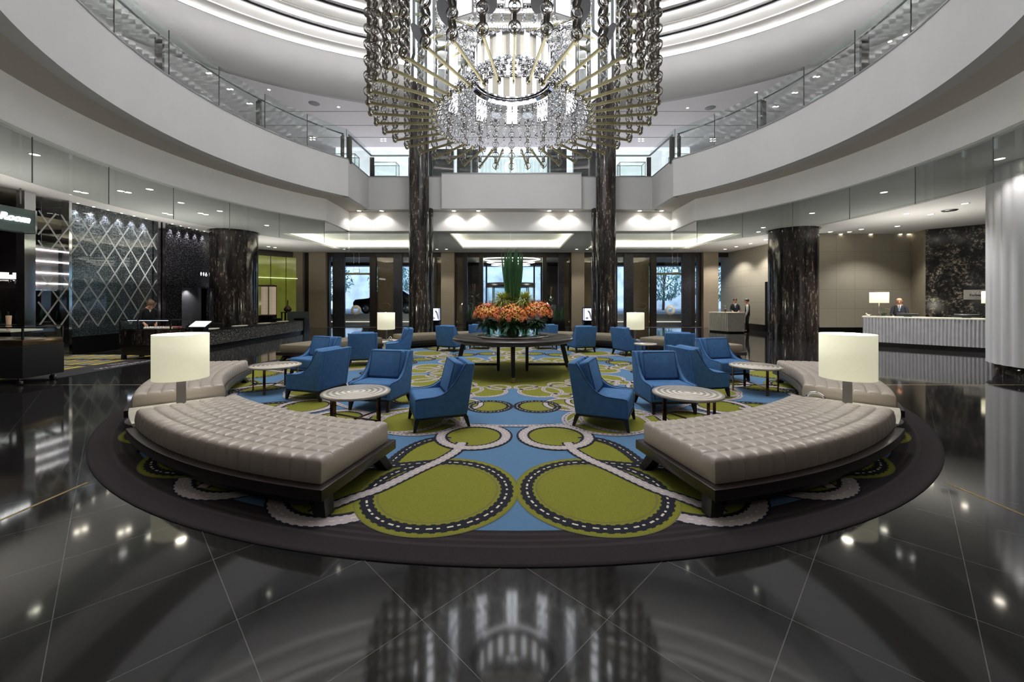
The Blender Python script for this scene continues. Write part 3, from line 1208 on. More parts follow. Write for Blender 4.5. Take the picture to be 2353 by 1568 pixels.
# ------------------------------------------------------------------ lamp plinths and lamps
M['plinthw'] = mat('white_lacquer', (226, 222, 208), .3)
pl = lamp = None
LAMPS = [(-45, 'large drum table lamp between the two quilted benches on the left'), (45, 'large drum table lamp between the two quilted benches on the right'),
         (-135, 'cream drum table lamp at the back left between two smooth benches'), (135, 'cream drum table lamp at the back right between two smooth benches')]
PL = ['white side plinth under the large lamp on the left', 'white side plinth under the large lamp on the right',
      'white side plinth under the back left lamp', 'white side plinth under the back right lamp']
for k, (az, lab) in enumerate(LAMPS):
    p = pol(5.92, az)
    if pl is None:
        pl = thing('side_plinth', '', 'side table')
        q = MB()
        q.sweep([(5.46, .27), (6.40, .27), (6.40, .295), (5.46, .295)], -4.0, 4.0, 10, (0, 5.92))
        q.build('top', M['plinthw'], pl, bevel=.004)
        q = MB()
        q.sweep([(5.5, ZF), (6.36, ZF), (6.36, .27), (5.5, .27)], -3.75, 3.75, 10, (0, 5.92))
        q.build('body', M['plinthw'], pl)
        t = pl
        lamp = thing('table_lamp', '', 'lamp')
        q = MB()
        q.lathe([(0, 0), (.135, 0), (.135, .022), (.125, .03), (0, .03)], 28)
        q.build('base', M['steel'], lamp)
        q = MB()
        q.box((0, 0, .22), (.095, .022, .40))
        q.build('stem', M['steel'], lamp)
        q = MB()
        q.lathe([(.283, .375), (.286, .375), (.286, .93), (.283, .93)], 56)
        q.lathe([(.283, .93), (.283, .375)], 56)
        q.build('shade', M['shade'], lamp)
        q = MB()
        q.lathe([(0, .912), (.28, .916), (.28, .920), (0, .918)], 56)
        q.build('top_diffuser', M['shadein'], lamp)
        q = MB()
        q.lathe([(0, .385), (.28, .385), (.28, .390), (0, .390)], 56)
        q.build('bottom_diffuser', M['shadein'], lamp)
        q = MB()
        q.lathe([(0, .917), (.018, .917), (.018, .937), (0, .942)], 14)
        q.build('finial', M['chrome'], lamp)
        l = lamp
    else:
        t = copy_tree(pl)
        l = copy_tree(lamp)
    t.location, t.rotation_euler = (p.x, p.y, 0), (0, 0, radians(az))
    tag(t, PL[k], 'side table', 'lamp plinths between the benches')
    l.location, l.rotation_euler = (p.x, p.y, .2955), (0, 0, radians(az + 90))
    tag(l, lab, 'lamp', 'drum lamps on the bench plinths')
# small chrome telephone-like objects beside the lamps
for az, dr, lab in ((45, -.32, 'small chrome phone handset beside the large right lamp'), (-135, -.28, 'small chrome phone handset beside the back left lamp')):
    p = pol(5.92 + dr, az)
    t = thing('desk_phone', lab, 'telephone', (p.x, p.y, .2955), radians(az))
    q = MB()
    q.tube([(0, .0 + .09 * cos(a), .075 + .065 * sin(a)) for a in [pi * (-.15 + 1.3 * i / 14) for i in range(15)]], .014, 8)
    q.build('handle', M['chrome'], t)
    q = MB()
    q.box((0, 0, .014), (.09, .2, .028))
    q.build('base', M['steel'], t, bevel=.006)

# ------------------------------------------------------------------ armchairs
def chair_proto():
    t = thing('armchair', '', 'armchair')
    W = .345
    # shell: two swept sides and a back
    prof = [(.36, .185), (.355, .40), (.335, .425), (.12, .430), (.02, .455), (-.07, .515), (-.155, .62), (-.225, .74), (-.27, .815), (-.30, .835), (-.405, .835), (-.30, .185)]
    q = MB()
    for s in (-1, 1):
        x0, x1 = s * (W - .055), s * W
        vs = [(x0, y, z_) for y, z_ in prof] + [(x1, y, z_) for y, z_ in prof]
        n = len(prof)
        a, b = list(range(n)), [n + i for i in range(n)]
        fs = [tuple(a), tuple(b[::-1])] + [(a[i], b[i], b[(i + 1) % n], a[(i + 1) % n]) for i in range(n)]
        q.add(vs, fs)
    back = [(-.19, .185), (-.30, .185), (-.405, .835), (-.325, .835), (-.20, .40)]
    n = len(back)
    x0, x1 = -(W - .05), W - .05
    vs = [(x0, y, z_) for y, z_ in back] + [(x1, y, z_) for y, z_ in back]
    q.add(vs, [tuple(range(n)), tuple(range(2 * n - 1, n - 1, -1))] + [(i, n + i, n + (i + 1) % n, (i + 1) % n) for i in range(n)])
    q.box((0, .08, .205), (2 * W - .1, .54, .04))
    o = q.build('shell', M['blue'], t)
    fix_normals(o)
    b = o.modifiers.new('bevel', 'BEVEL'); b.width = .016; b.segments = 3; b.limit_method = 'ANGLE'; b.angle_limit = radians(40)
    for p in o.data.polygons: p.use_smooth = True
    # piping along the side panel edge
    for s in (-1, 1):
        q = MB()
        q.tube([(s * (W - .002), y, z_ + .002) for y, z_ in smooth([Vector((a_, b_)) for a_, b_ in prof[1:10]], 1)], .006, 6)
        q.build('piping', M['bluedark'], t)
    # seat cushion
    q = MB()
    q.box((0, .075, .325), (2 * W - .115, .56, .20))
    q.build('seat_cushion', M['blue'], t, bevel=.035)
    # back cushion
    R = Matrix.Rotation(radians(15), 3, 'X')
    q = MB()
    q.box((0, -.165, .635), (2 * W - .135, .135, .44), 0, 0, R)
    cu = q.build('back_cushion', M['blue'], t, bevel=.045)
    q = MB()
    hw, hh = W - .09, .195
    loop = [(hw, -hh), (hw, hh), (-hw, hh), (-hw, -hh), (hw, -hh)]
    pts = []
    for (xa, za), (xb, zb) in zip(loop[:-1], loop[1:]):
        for k in range(6):
            pts.append(R @ Vector((xa + (xb - xa) * k / 6, .064, za + (zb - za) * k / 6)) + Vector((0, -.165, .635)))
    pts.append(pts[0])
    q.tube(pts, .006, 6)
    q.build('cushion_piping', M['bluedark'], cu)
    q = MB()
    q.box((0, .028, .172), (2 * W - .03, .655, .03))
    q.build('base_frame', M['blackwood'], t, bevel=.004)
    for sx in (-1, 1):
        for y, dy in ((.33, .03), (-.28, -.05)):
            q = MB()
            q.taper((sx * (W - .045), y, .165), (sx * (W - .035), y + dy, ZF - .002), (.03, .03), (.016, .016))
            q.build('leg', M['blackwood'], t)
    return t


# (x, y, facing x, facing y, label)
CH = [(-1.00, 5.33, -.94, -.34, 'blue armchair seen in profile facing left, nearest on the left of the aisle'),
      (1.20, 5.33, .917, -.40, 'blue armchair seen in profile facing right, nearest on the right of the aisle'),
      (-2.05, 6.20, -.22, -.975, 'blue armchair with its cushion to the viewer behind the near left marble table'),
      (-3.31, 6.78, -.95, .30, 'blue armchair turning its slanted back outward, between the two left marble tables'),
      (-4.25, 8.62, -.38, -.925, 'blue armchair facing the viewer behind the far left marble table'),
      (-3.78, 10.15, -.32, .947, 'blue armchair with flat back to the viewer left, before the smooth left bench'),
      (-3.25, 11.50, -.95, -.30, 'blue armchair in profile facing left beside the back left lamp'),
      (-1.94, 12.90, .42, .91, 'blue armchair with its back turned, just left of the round wooden table'),
      (2.24, 12.68, -.25, .968, 'blue armchair with its back turned, just right of the round wooden table'),
      (3.50, 11.92, .93, .36, 'blue armchair in profile facing right beside the back right lamp'),
      (4.26, 10.15, .34, .94, 'dark looking blue armchair with flat back to the viewer, before the smooth right bench'),
      (4.35, 8.25, .22, -.975, 'blue armchair facing the viewer behind the far right marble table'),
      (2.28, 6.06, .06, -1.0, 'blue armchair facing the viewer squarely behind the near right marble table'),
      (3.24, 6.97, .97, .20, 'blue armchair facing right, half hidden behind the chair at the near right marble table'),
      (-1.02, 13.55, .12, 1.0, 'blue armchair behind the round table, mostly hidden by the left of the flowers'),
      (1.18, 13.50, -.1, 1.0, 'blue armchair behind the round table, mostly hidden by the right of the flowers')]
cp = None
for (x, y, fx, fy, lab) in CH:
    if cp is None:
        c = cp = chair_proto()
    else:
        c = copy_tree(cp)
    c.location, c.rotation_euler = (x, y, 0), (0, 0, atan2(fy, fx) - pi / 2)
    tag(c, lab, 'armchair', 'blue armchairs on the carpet')

# ------------------------------------------------------------------ marble coffee tables
def ring_marble():
    m, nt, N, L, B = _nt('ringed_marble_top')
    tc = N.new('ShaderNodeTexCoord')
    sx = N.new('ShaderNodeSeparateXYZ')
    L.new(tc.outputs['Object'], sx.inputs[0])
    cb = N.new('ShaderNodeCombineXYZ')
    L.new(sx.outputs['X'], cb.inputs[0]); L.new(sx.outputs['Y'], cb.inputs[1])
    ln = N.new('ShaderNodeVectorMath'); ln.operation = 'LENGTH'
    L.new(cb.outputs[0], ln.inputs[0])
    nz = N.new('ShaderNodeTexNoise'); nz.inputs['Scale'].default_value = 7
    L.new(tc.outputs['Object'], nz.inputs['Vector'])
    a = math_node(N, 'MULTIPLY_ADD'); a.inputs[1].default_value = .02
    L.new(nz.outputs['Fac'], a.inputs[0]); L.new(ln.outputs['Value'], a.inputs[2])
    q = math_node(N, 'PINGPONG', None, .035)
    L.new(a.outputs[0], q.inputs[0])
    rp = N.new('ShaderNodeValToRGB')
    rp.color_ramp.elements[0].position, rp.color_ramp.elements[1].position = .40, .62
    rp.color_ramp.elements[0].color, rp.color_ramp.elements[1].color = L3((182, 172, 160)), L3((238, 232, 224))
    sc = math_node(N, 'MULTIPLY', None, 1 / .035)
    L.new(q.outputs[0], sc.inputs[0]); L.new(sc.outputs[0], rp.inputs[0])
    n2 = N.new('ShaderNodeTexNoise'); n2.inputs['Scale'].default_value, n2.inputs['Detail'].default_value = 30, 8
    L.new(tc.outputs['Object'], n2.inputs['Vector'])
    r2 = N.new('ShaderNodeValToRGB')
    r2.color_ramp.elements[0].position, r2.color_ramp.elements[1].position = .3, .5
    r2.color_ramp.elements[0].color, r2.color_ramp.elements[1].color = (.72, .66, .6, 1), (1, 1, 1, 1)
    L.new(n2.outputs['Fac'], r2.inputs[0])
    mx = N.new('ShaderNodeMix'); mx.data_type = 'RGBA'; mx.blend_type = 'MULTIPLY'; mx.inputs[0].default_value = .5
    L.new(rp.outputs[0], mx.inputs[6]); L.new(r2.outputs[0], mx.inputs[7])
    L.new(mx.outputs[2], B.inputs['Base Color'])
    B.inputs['Roughness'].default_value = .16
    return m


M['ringmarble'] = ring_marble()
ctp = None
CT = [(-2.03, 5.12, .424, 20, 'round ringed marble coffee table in front on the left, near the left bench'),
      (2.20, 5.06, .424, -20, 'round ringed marble coffee table in front on the right, near the right bench'),
      (-4.30, 7.22, .424, 50, 'round ringed marble coffee table farther back at the left beside the curved bench'),
      (4.36, 7.15, .424, -50, 'round ringed marble coffee table farther back at the right beside the curved bench'),
      (3.62, 10.75, .30, 10, 'small pale round table half hidden behind the dark looking blue armchair')]
for (x, y, r, rz, lab) in CT:
    if ctp is None:
        ctp = thing('coffee_table', '', 'coffee table')
        q = MB()
        q.lathe([(0, .448), (.415, .448), (.424, .454), (.424, .474), (.418, .48), (0, .48)], 64)
        q.build('tabletop', M['ringmarble'], ctp)
        for k in range(4):
            a = radians(45 + 90 * k)
            q = MB()
            q.box((.385 * cos(a), .385 * sin(a), (.448 + ZF) / 2 - .001), (.011, .042, .448 - ZF + .002), a)
            q.box((.335 * cos(a), .335 * sin(a), .441), (.11, .042, .010), a)
            q.build('leg', M['bronze'], ctp)
        for k in range(2):
            a = radians(45 + 90 * k)
            q = MB()
            q.box((0, 0, .13 + .011 * k), (.77, .035, .010), a)
            q.build('stretcher', M['bronze'], ctp)
        t = ctp
    else:
        t = copy_tree(ctp)
    t.location, t.rotation_euler = (x, y, 0), (0, 0, radians(rz))
    s = r / .424
    t.scale = (s, s, 1)
    tag(t, lab, 'coffee table', 'round marble coffee tables')

# ------------------------------------------------------------------ round centre table
ZT = .82
t = thing('round_table', 'large round dark wooden table in the middle of the carpet carrying the flowers', 'table', (0.02, CY, 0))
q = MB()
q.lathe([(0, ZT - .10), (1.33, ZT - .10), (1.37, ZT - .085), (1.37, ZT - .02), (1.355, ZT), (0, ZT)], 96)
q.build('tabletop', M['darkwood'], t)
for k in range(4):
    a = radians(90 * k)
    ux, uy = Vector((cos(a), sin(a), 0)), Vector((-sin(a), cos(a), 0))
    q = MB()
    q.taper(ux * 1.12 + Vector((0, 0, ZT - .1)), ux * 1.27 + Vector((0, 0, .11)), (.055, .04), (.045, .035), 0, a)
    o = q.build('outer_leg', M['blackwood'], t, bevel=.004)
    q = MB()
    q.taper(ux * 1.27 + Vector((0, 0, .11)), ux * 1.295 + Vector((0, 0, ZF - .002)), (.047, .037), (.035, .03), 0, a)
    q.build('foot_cap', M['brass'], o)
    q = MB()
    q.taper(ux * .33 + Vector((0, 0, ZT - .1)), ux * .33 + Vector((0, 0, .12)), (.035, .035), (.035, .035), 0, a)
    q.taper(ux * .33 + Vector((0, 0, .12)), ux * .33 + Vector((0, 0, ZF - .002)), (.035, .035), (.025, .025), 0, a)
    q.build('inner_leg', M['blackwood'], t)
    q = MB()
    q.bar(ux * .35 + Vector((0, 0, .17)), ux * 1.25 + Vector((0, 0, .17)), .05, .055)
    q.build('stretcher', M['blackwood'], t)
t2 = thing('turntable', 'round grey tray on the wooden table under the flower vases', 'tray', (0.02, CY, ZT))
q = MB()
q.lathe([(0, .002), (.82, .002), (.83, .008), (.83, .022), (.82, .026), (0, .026)], 80)
q.build('plate', mat('grey_glass_plate', (132, 130, 128), .12), t2)
ZP = ZT + .0262

# ------------------------------------------------------------------ flowers
M['leafdark'] = mat('dark_green_leaf', (46, 92, 54), .4, noise=(9, .25))
M['leafblade'] = mat('sword_leaf_green', (88, 136, 96), .45, noise=(5, .25), stretch=(6, 6, .6))
M['leafpale'] = mat('variegated_leaf', (206, 214, 122), .5, noise=(20, .25))
M['leafstem'] = mat('green_stem', (58, 96, 44), .5)
M['lily'] = mat('orange_lily_petal', (255, 150, 70), .5, noise=(14, .14))
M['lily2'] = mat('salmon_rose_petal', (240, 140, 108), .5, noise=(14, .18))
M['lily3'] = mat('yellow_orange_petal', (248, 184, 92), .5, noise=(14, .18))
M['stamen'] = mat('stamen_brown', (120, 60, 24), .6)
M['vase'] = glass('vase_glass', (.80, .90, .84), refl=1.8)
M['water'] = mat('vase_stems', (26, 52, 32), .15, noise=(14, .4))


def leaf_strip(mb, p0, d, up, L, w, curl=.0, mi=0, n=6, fold=.0):
    """tapered curved blade from p0 along d bending towards -z by curl"""
    p0, d, up = Vector(p0), Vector(d).normalized(), Vector(up)
    s = d.cross(up)
    if s.length < 1e-4:
        s = Vector((1, 0, 0))
    s.normalize()
    nrm = s.cross(d).normalized()
    vs, fs = [], []
    for i in range(n + 1):
        f = i / n
        c = p0 + d * L * f + Vector((0, 0, -1)) * curl * L * f * f
        ww = w * (.35 + 1.3 * f) * (1 - f ** 2.2) if f < 1 else 0
        ww = max(ww, .002)
        vs += [c - s * ww / 2 + nrm * fold * ww, c, c + s * ww / 2 + nrm * fold * ww]
    for i in range(n):
        a = 3 * i
        fs += [(a, a + 1, a + 4, a + 3), (a + 1, a + 2, a + 5, a + 4)]
    mb.add(vs, fs, mi, True)


def lily_mesh(petal):
    mb = MB()
    for k in range(6):
        a = 2 * pi * k / 6
        d = Vector((cos(a), sin(a), .75))
        leaf_strip(mb, (.006 * cos(a), .006 * sin(a), 0), d, (0, 0, 1), .085, .034, .55, 0, 5, .18)
    for k in range(5):
        a = 2 * pi * k / 5 + .3
        mb.tube([(0, 0, .0), (.018 * cos(a), .018 * sin(a), .06)], .0022, 4, 1)
        mb.ball((.018 * cos(a), .018 * sin(a), .062), .005, 5, 4, 1)
    return mb


def rose_mesh():
    mb = MB()
    for ring, (r, z_, n_) in enumerate(((.012, .03, 3), (.024, .026, 5), (.034, .018, 6))):
        for k in range(n_):
            a = 2 * pi * k / n_ + ring * .5
            mb.ball((r * cos(a), r * sin(a), z_), .018, 7, 5, 0, 1, 1, 1.1)
    mb.ball((0, 0, .012), .032, 9, 6, 0, 1, 1, .8)
    return mb


def dir_rot(d):
    return Vector(d).to_track_quat('Z', 'Y').to_euler()


LM = [lily_mesh(0), lily_mesh(0), rose_mesh()]
lily_data = None


def bouquet(lab, x, y, rb, seed, spread, zc, n=26, bowl=True):
    global lily_data
    rnd = random.Random(seed)
    t = thing('flower_arrangement', lab, 'flower arrangement', (x, y, ZP), 0, 'flower arrangements on the round table')
    q = MB()
    if bowl:
        q.lathe([(rb * .45, .0), (rb * .8, .05), (rb, .13), (rb * .93, .2), (rb * .7, .25), (rb * .68, .25), (rb * .9, .2), (rb * .96, .13), (rb * .76, .054), (rb * .42, .008), (0, .008)], 36)
    else:
        q.lathe([(rb, .0), (rb, .26), (rb * .95, .26), (rb * .95, .008), (0, .008)], 28)
    q.build('vase', M['vase'], t)
    q = MB()
    for k in range(14):
        a = rnd.uniform(0, 2 * pi)
        r0 = rnd.uniform(0, rb * .35)
        q.tube([(r0 * cos(a), r0 * sin(a), .02), (r0 * cos(a + .5) * .6, r0 * sin(a + .5) * .6, .16), (rb * .5 * cos(a + .8), rb * .5 * sin(a + .8), .36)], .009, 5)
    q.build('stems', M['leafstem'], t)
    q = MB()
    for k in range(80):
        a = rnd.uniform(0, 2 * pi)
        el = rnd.uniform(-.55, .5)
        d = Vector((cos(a), sin(a), el))
        leaf_strip(q, (rb * .4 * cos(a), rb * .4 * sin(a), .25 + rnd.uniform(0, .1)), d, (0, 0, 1), rnd.uniform(.16, .30), rnd.uniform(.06, .13), rnd.uniform(.1, .5), 0, 5, .1)
    q.build('foliage', M['leafdark'], t)
    for k in range(n):
        # flowers over the upper dome
        ga = k * 2.39996 + seed
        el = 1 - (k + .5) / n * 1.15
        rr = sqrt(max(0, 1 - el * el))
        d = Vector((rr * cos(ga), rr * sin(ga), el))
        p = Vector((d.x * spread, d.y * spread, zc + d.z * spread * .82)) * 1.0
        p += Vector((rnd.uniform(-.02, .02), rnd.uniform(-.02, .02), rnd.uniform(-.02, .02)))
        kind = 2 if (el < -.02 or rnd.random() < .12) else 0
        name = ('lily', 'lily', 'rose')[kind]
        if lily_data is None:
            lily_data = {}
        key = (kind, rnd.choice((0, 0, 1)))
        if key not in lily_data:
            m0 = LM[key[0]]
            o = m0.build(name, [(M['lily'], M['lily3'])[key[1]] if kind != 2 else M['lily2'], M['stamen']], t)
            lily_data[key] = o.data
        else:
            o = bpy.data.objects.new(name, lily_data[key])
            COL.objects.link(o)
            o.parent = t
        o.location = p
        o.rotation_euler = dir_rot(d + Vector((rnd.uniform(-.3, .3), rnd.uniform(-.3, .3), .15)))
        s = rnd.uniform(1.0, 1.35)
        o.scale = (s, s, s)
    return t


bouquet('orange lilies in a flared glass bowl, leftmost on the round table', -.53, CY - .18, .16, 1, .30, .46, 64)
bouquet('orange lilies in the large round glass bowl at the front of the round table', .02, CY - .55, .19, 2, .29, .44, 60)
bouquet('orange lilies in a straight glass vase, rightmost on the round table', .56, CY - .22, .085, 3, .32, .48, 68, False)
bouquet('orange lilies in a small vase behind the front bowl, left of centre', -.22, CY + .35, .10, 4, .25, .52, 24, False)
bouquet('orange lilies in a small vase behind the front bowl, right of centre', .34, CY + .30, .10, 5, .25, .52, 24, False)

t = thing('sword_leaf_plant', 'tall fan of dark green sword leaves rising from the middle of the flowers', 'plant', (0.02, CY + .02, ZP))
q = MB()
q.lathe([(.13, 0), (.15, .02), (.15, .62), (.14, .62), (.14, .02), (0, .012)], 32)
q.build('vase', mat('dark_glass_cylinder', (40, 46, 40), .1), t)
rnd = random.Random(5)
for k in range(30):
    a = 2 * pi * k / 30 + rnd.uniform(-.2, .2)
    o_ = .3 + .7 * ((k * 7) % 10) / 10
    q = MB()
    leaf_strip(q, (.09 * o_ * cos(a), .09 * o_ * sin(a), .5), (.145 * o_ * cos(a), .145 * o_ * sin(a), 1.0), (cos(a), sin(a), .0) if k % 3 else (sin(a), -cos(a), 0),
               rnd.uniform(1.36, 1.52) + (.14 if k == 9 else 0), rnd.uniform(.13, .17), -.0, 0, 10, .18)
    q.build('leaf', M['leafblade'], t)
for k, (dx, lab) in enumerate(((-.22, 'round clump of pale striped leaves left of the tall sword leaves'), (.27, 'round clump of pale striped leaves right of the tall sword leaves'))):
    t = thing('striped_leaf_clump', lab, 'plant', (dx + .02, CY - .06, ZP), 0, 'pale leaf clumps on the round table')
    q = MB()
    q.lathe([(.07, 0), (.07, .5), (.06, .5), (.06, .01), (0, .01)], 20)
    q.build('vase', M['vase'], t)
    q = MB()
    for j in range(10):
        a = j * .63
        q.tube([(.04 * cos(a), .04 * sin(a), .02), (.05 * cos(a), .05 * sin(a), .45), (.09 * cos(a), .09 * sin(a), .74)], .007, 5)
    q.build('stems', M['leafstem'], t)
    q = MB()
    rnd = random.Random(20 + k)
    for j in range(520):
        el = rnd.uniform(-.75, 1)
        a = rnd.uniform(0, 2 * pi)
        rr = sqrt(1 - el * el)
        d = Vector((rr * cos(a), rr * sin(a), el + .1))
        leaf_strip(q, (d.x * .05, d.y * .05, .80 + d.z * .05), d, (0, 0, 1) if abs(el) < .9 else (1, 0, 0), rnd.uniform(.18, .29), .024, rnd.uniform(.1, .5), 0, 5, .1)
    q.build('leaf_tuft', M['leafpale'], t)

# ------------------------------------------------------------------ chandelier
t = thing('chandelier', 'huge round chandelier of ring chains, brass rods and light boxes over the carpet', 'chandelier', (0.02, CY, 0))
NROD, R0, R1, ZR = 40, 1.80, 3.14, 5.73
CC = Vector((0, 0, 0))


def cp3(r, k, z_, n=NROD, off=0.0):
    a = 2 * pi * (k + off) / n
    return Vector((r * sin(a), -r * cos(a), z_))


def inst(name, data, k, n=NROD, off=0.0):
    o = bpy.data.objects.new(name, data)
    COL.objects.link(o)
    o.parent = t
    o.rotation_euler = (0, 0, 2 * pi * (k + off) / n)
    return o


q = MB()
q.box((0, -(R0 + R1) / 2, ZR), (.036, R1 - R0 - .12, .05))
for r in (R0, R1):
    q.band((0, -r, ZR), (1, 0, 0), .062, .034, .016, 18)
rod = q.build('rod', M['champagne'], t)
for k in range(1, NROD):
    inst('rod', rod.data, k)
q = MB()
z_ = ZR + .07
i = 0
while z_ < 9.9:
    ax = (0, 1, 0) if i % 2 == 0 else (1, 0, 0)
    q.band((0, -R1, z_), ax, .098, .06, .006, 18)
    q.band((0, -R1, z_), ax, .042, .016, .008, 12)
    z_ += .162
    i += 1
ch = q.build('ring_chain', M['pewter'], t)
for k in range(1, NROD):
    inst('ring_chain', ch.data, k)
# upper tier of rods and short chains at their inner ends
q = MB()
q.box((0, -2.47, 8.25), (.036, 1.22, .05))
for r in (1.80, 3.05):
    q.band((0, -r, 8.25), (1, 0, 0), .06, .034, .016, 18)
ur = q.build('upper_rod', M['champagne'], t)
for k in range(1, 32):
    inst('upper_rod', ur.data, k, 32)


def slope_chain(name, r0, z0, r1, z1, n, mat_, R=.088, pitch=.165, width=.05):
    q = MB()
    d = Vector((0, -(r1 - r0), z1 - z0))
    L = d.length
    d.normalize()
    m = int(L / pitch)
    nrm = Vector((1, 0, 0)).cross(d).normalized()
    for i in range(m + 1):
        p = Vector((0, -r0, z0)) + d * (L * i / m)
        ax = nrm if i % 2 == 0 else Vector((1, 0, 0))
        q.band(p, ax, R, width, .006, 14)
        q.band(p, ax, R * .42, .014, .008, 10)
    o = q.build(name, mat_, t)
    for k in range(1, n):
        inst(name, o.data, k, n)


slope_chain('cone_chain', .93, 6.70, 1.80, 5.76, 44, M['link'], .075, .165, .035)
slope_chain('upper_cone_chain', .95, 7.32, 1.80, 8.22, 30, M['link'], .075, .165, .035)
# drum
q = MB()
q.sweep([(.82, 6.73), (.90, 6.73), (.90, 6.77), (.82, 6.77)], 0, 360, 64)
q.sweep([(.82, 7.26), (.90, 7.26), (.90, 7.31), (.82, 7.31)], 0, 360, 64)
q.sweep([(.90, 6.66), (.98, 6.62), (.98, 6.66), (.90, 6.72)], 0, 360, 64)
q.build('drum_rim', M['chrome'], t)
q = MB()
q.sweep([(.845, 6.77), (.855, 6.77), (.855, 7.26), (.845, 7.26)], -5.6, 5.6, 4)
dm = q.build('drum_panel', M['satin'], t)
q = MB()
q.sweep([(.85, 6.77), (.87, 6.77), (.87, 7.26), (.85, 7.26)], -4, 4, 3)
q2 = MB()
dl = q.build('drum_light', M['drumlight'], t)
for k in range(18):
    if k:
        inst('drum_light', dl.data, k, 18)
        inst('drum_panel', dm.data, k, 18, .5)
dm.rotation_euler = (0, 0, 2 * pi * .5 / 18)
# light boxes and cut crystal tubes
q = MB()
q.box((0, -2.27, 7.72), (.30, .035, 2.0), 0, 1)
lb = q.build('light_box', [M['steel'], M['lightcool']], t)
q = MB()
for s in (-1, 1):
    q.box((s * .155, -2.27, 7.72), (.012, .06, 2.04))
    q.box((0, -2.27, 7.72 + s * 1.01), (.32, .06, .02))
fr = q.build('frame', M['steel'], lb)
for k in range(1, 16):
    o = inst('light_box', lb.data, k, 16)
    f2 = bpy.data.objects.new('frame', fr.data)
    COL.objects.link(f2)
    f2.parent = o
q = MB()
n = 20
vs, fs = [], []
for k in range(n):
    a = 2 * pi * k / n
    rr = .15 + (.012 if k % 2 else 0)
    x, y = rr * sin(a), rr * cos(a)
    vs += [(x, -2.27 + y, 6.95 - y * 1.1), (x, -2.27 + y, 9.0)]
for k in range(n):
    j = (k + 1) % n
    fs.append((2 * k, 2 * j, 2 * j + 1, 2 * k + 1))
q.add(vs, fs, 0, True)
ct = q.build('crystal_tube', M['crystal'], t)
q = MB()
vs = [(0, -2.27, 6.94)] + [(.15 * sin(2 * pi * k / n), -2.27 + .15 * cos(2 * pi * k / n), 6.94 - .15 * cos(2 * pi * k / n) * 1.1) for k in range(n)]
vs2 = [(a, b, c - .012) for a, b, c in vs]
q.add(vs, [(0, 1 + k, 1 + (k + 1) % n) for k in range(n)])
q.add(vs2, [(0, 1 + (k + 1) % n, 1 + k) for k in range(n)])
cap = q.build('slanted_cap', mat('grey_cap', (138, 138, 146), .4, .3), ct)
ct.rotation_euler = (0, 0, 2 * pi * .5 / 16)
for k in range(1, 16):
    o = inst('crystal_tube', ct.data, k, 16, .5)
    f2 = bpy.data.objects.new('slanted_cap', cap.data)
    COL.objects.link(f2)
    f2.parent = o
# supporting rings, hub and cables
q = MB()
for r in (1.80, 3.10):
    q.sweep([(r - .02, 9.92), (r + .02, 9.92), (r + .02, 9.98), (r - .02, 9.98)], 0, 360, 64)
for k in range(8):
    p = cp3(1.8, k, 9.95, 8)
    p2 = cp3(3.1, k, 9.95, 8)
    q.bar(p, p2, .05, .05)
    q.bar(cp3(.1, k, 9.95, 8), p, .05, .05)
q.build('top_frame', M['champagne'], t)
q = MB()
for k in range(16):
    q.tube([cp3(2.27, k, 8.7, 16), cp3(2.27, k, 9.95, 16)], .006, 5)
    q.tube([cp3(1.8, k, 8.25, 16), cp3(1.8, k, 9.95, 16)], .006, 5)
    q.tube([cp3(.86, k, 7.3, 16), cp3(.3, k, 9.95, 16)], .005, 5)
    q.tube([cp3(1.8, k, 5.75, 16), cp3(1.8, k, 8.25, 16)], .004, 5)
for k in range(8):
    q.tube([cp3(1.2, k, 9.95, 8), cp3(1.2, k, 13.2, 8)], .012, 6)
q.build('cable', M['steel'], t)
# ================================================================== COLUMNS
for s, x, w in ((-1, -3.57, 'left'), (1, 3.72, 'right')):
    q = MB()
    q.lathe([(.385, 0), (.385, ZM)], 40, (0, 0, 0))
    q.lathe([(.30, 0), (.30, 5.3)], 30, (-s * .17, .42, 0))
    o = q.build('marble_column', M['marble'], loc=(x, 15.55, 0))
    tag(o, 'tall slender black veined marble column rising past the balcony, %s of the entrance' % w, 'column', 'tall marble columns')
for s, x, w in ((-1, -11.78, 'left behind the low perforated counter'), (1, 11.70, 'right beside the reception desks')):
    q = MB()
    q.lathe([(.87, 0), (.87, ZC)], 56, (0, 0, 0))
    q.lathe([(.93, ZC - .03), (.93, ZC - .001)], 56)
    o = q.build('marble_column', M['marble'], loc=(x, 17.0 if s < 0 else 16.5, 0))
    tag(o, 'broad round black and gold marble column at the %s' % w, 'column', 'broad marble columns')
t = thing('fluted_column', 'huge white fluted fabric clad column at the right edge', 'column', (11.87, 8.15, 0))
q = MB()
vs, fs, n = [], [], 216
for z_ in (.25, 4.2, 4.22, ZC):
    for k in range(n):
        a = 2 * pi * k / n
        r = 1.40 + .035 * abs(sin(a * 18)) - .03
        vs.append((r * cos(a), r * sin(a), z_))
for i in range(3):
    for k in range(n):
        j = (k + 1) % n
        fs.append((i * n + k, i * n + j, (i + 1) * n + j, (i + 1) * n + k))
q.add(vs, fs, 0, True)
q.build('cladding', mat('silver_white_fabric', (222, 222, 226), .4, .25, noise=(80, .03), stretch=(1, 1, 8)), t)
q = MB()
q.lathe([(1.30, 0), (1.30, .25), (1.36, .25)], 90)
q.build('plinth', M['marble'], t)

# ================================================================== ENTRANCE FACADE
YF = 24.3


def fx(px, y=YF):
    return (px - HX) / F * y + EX


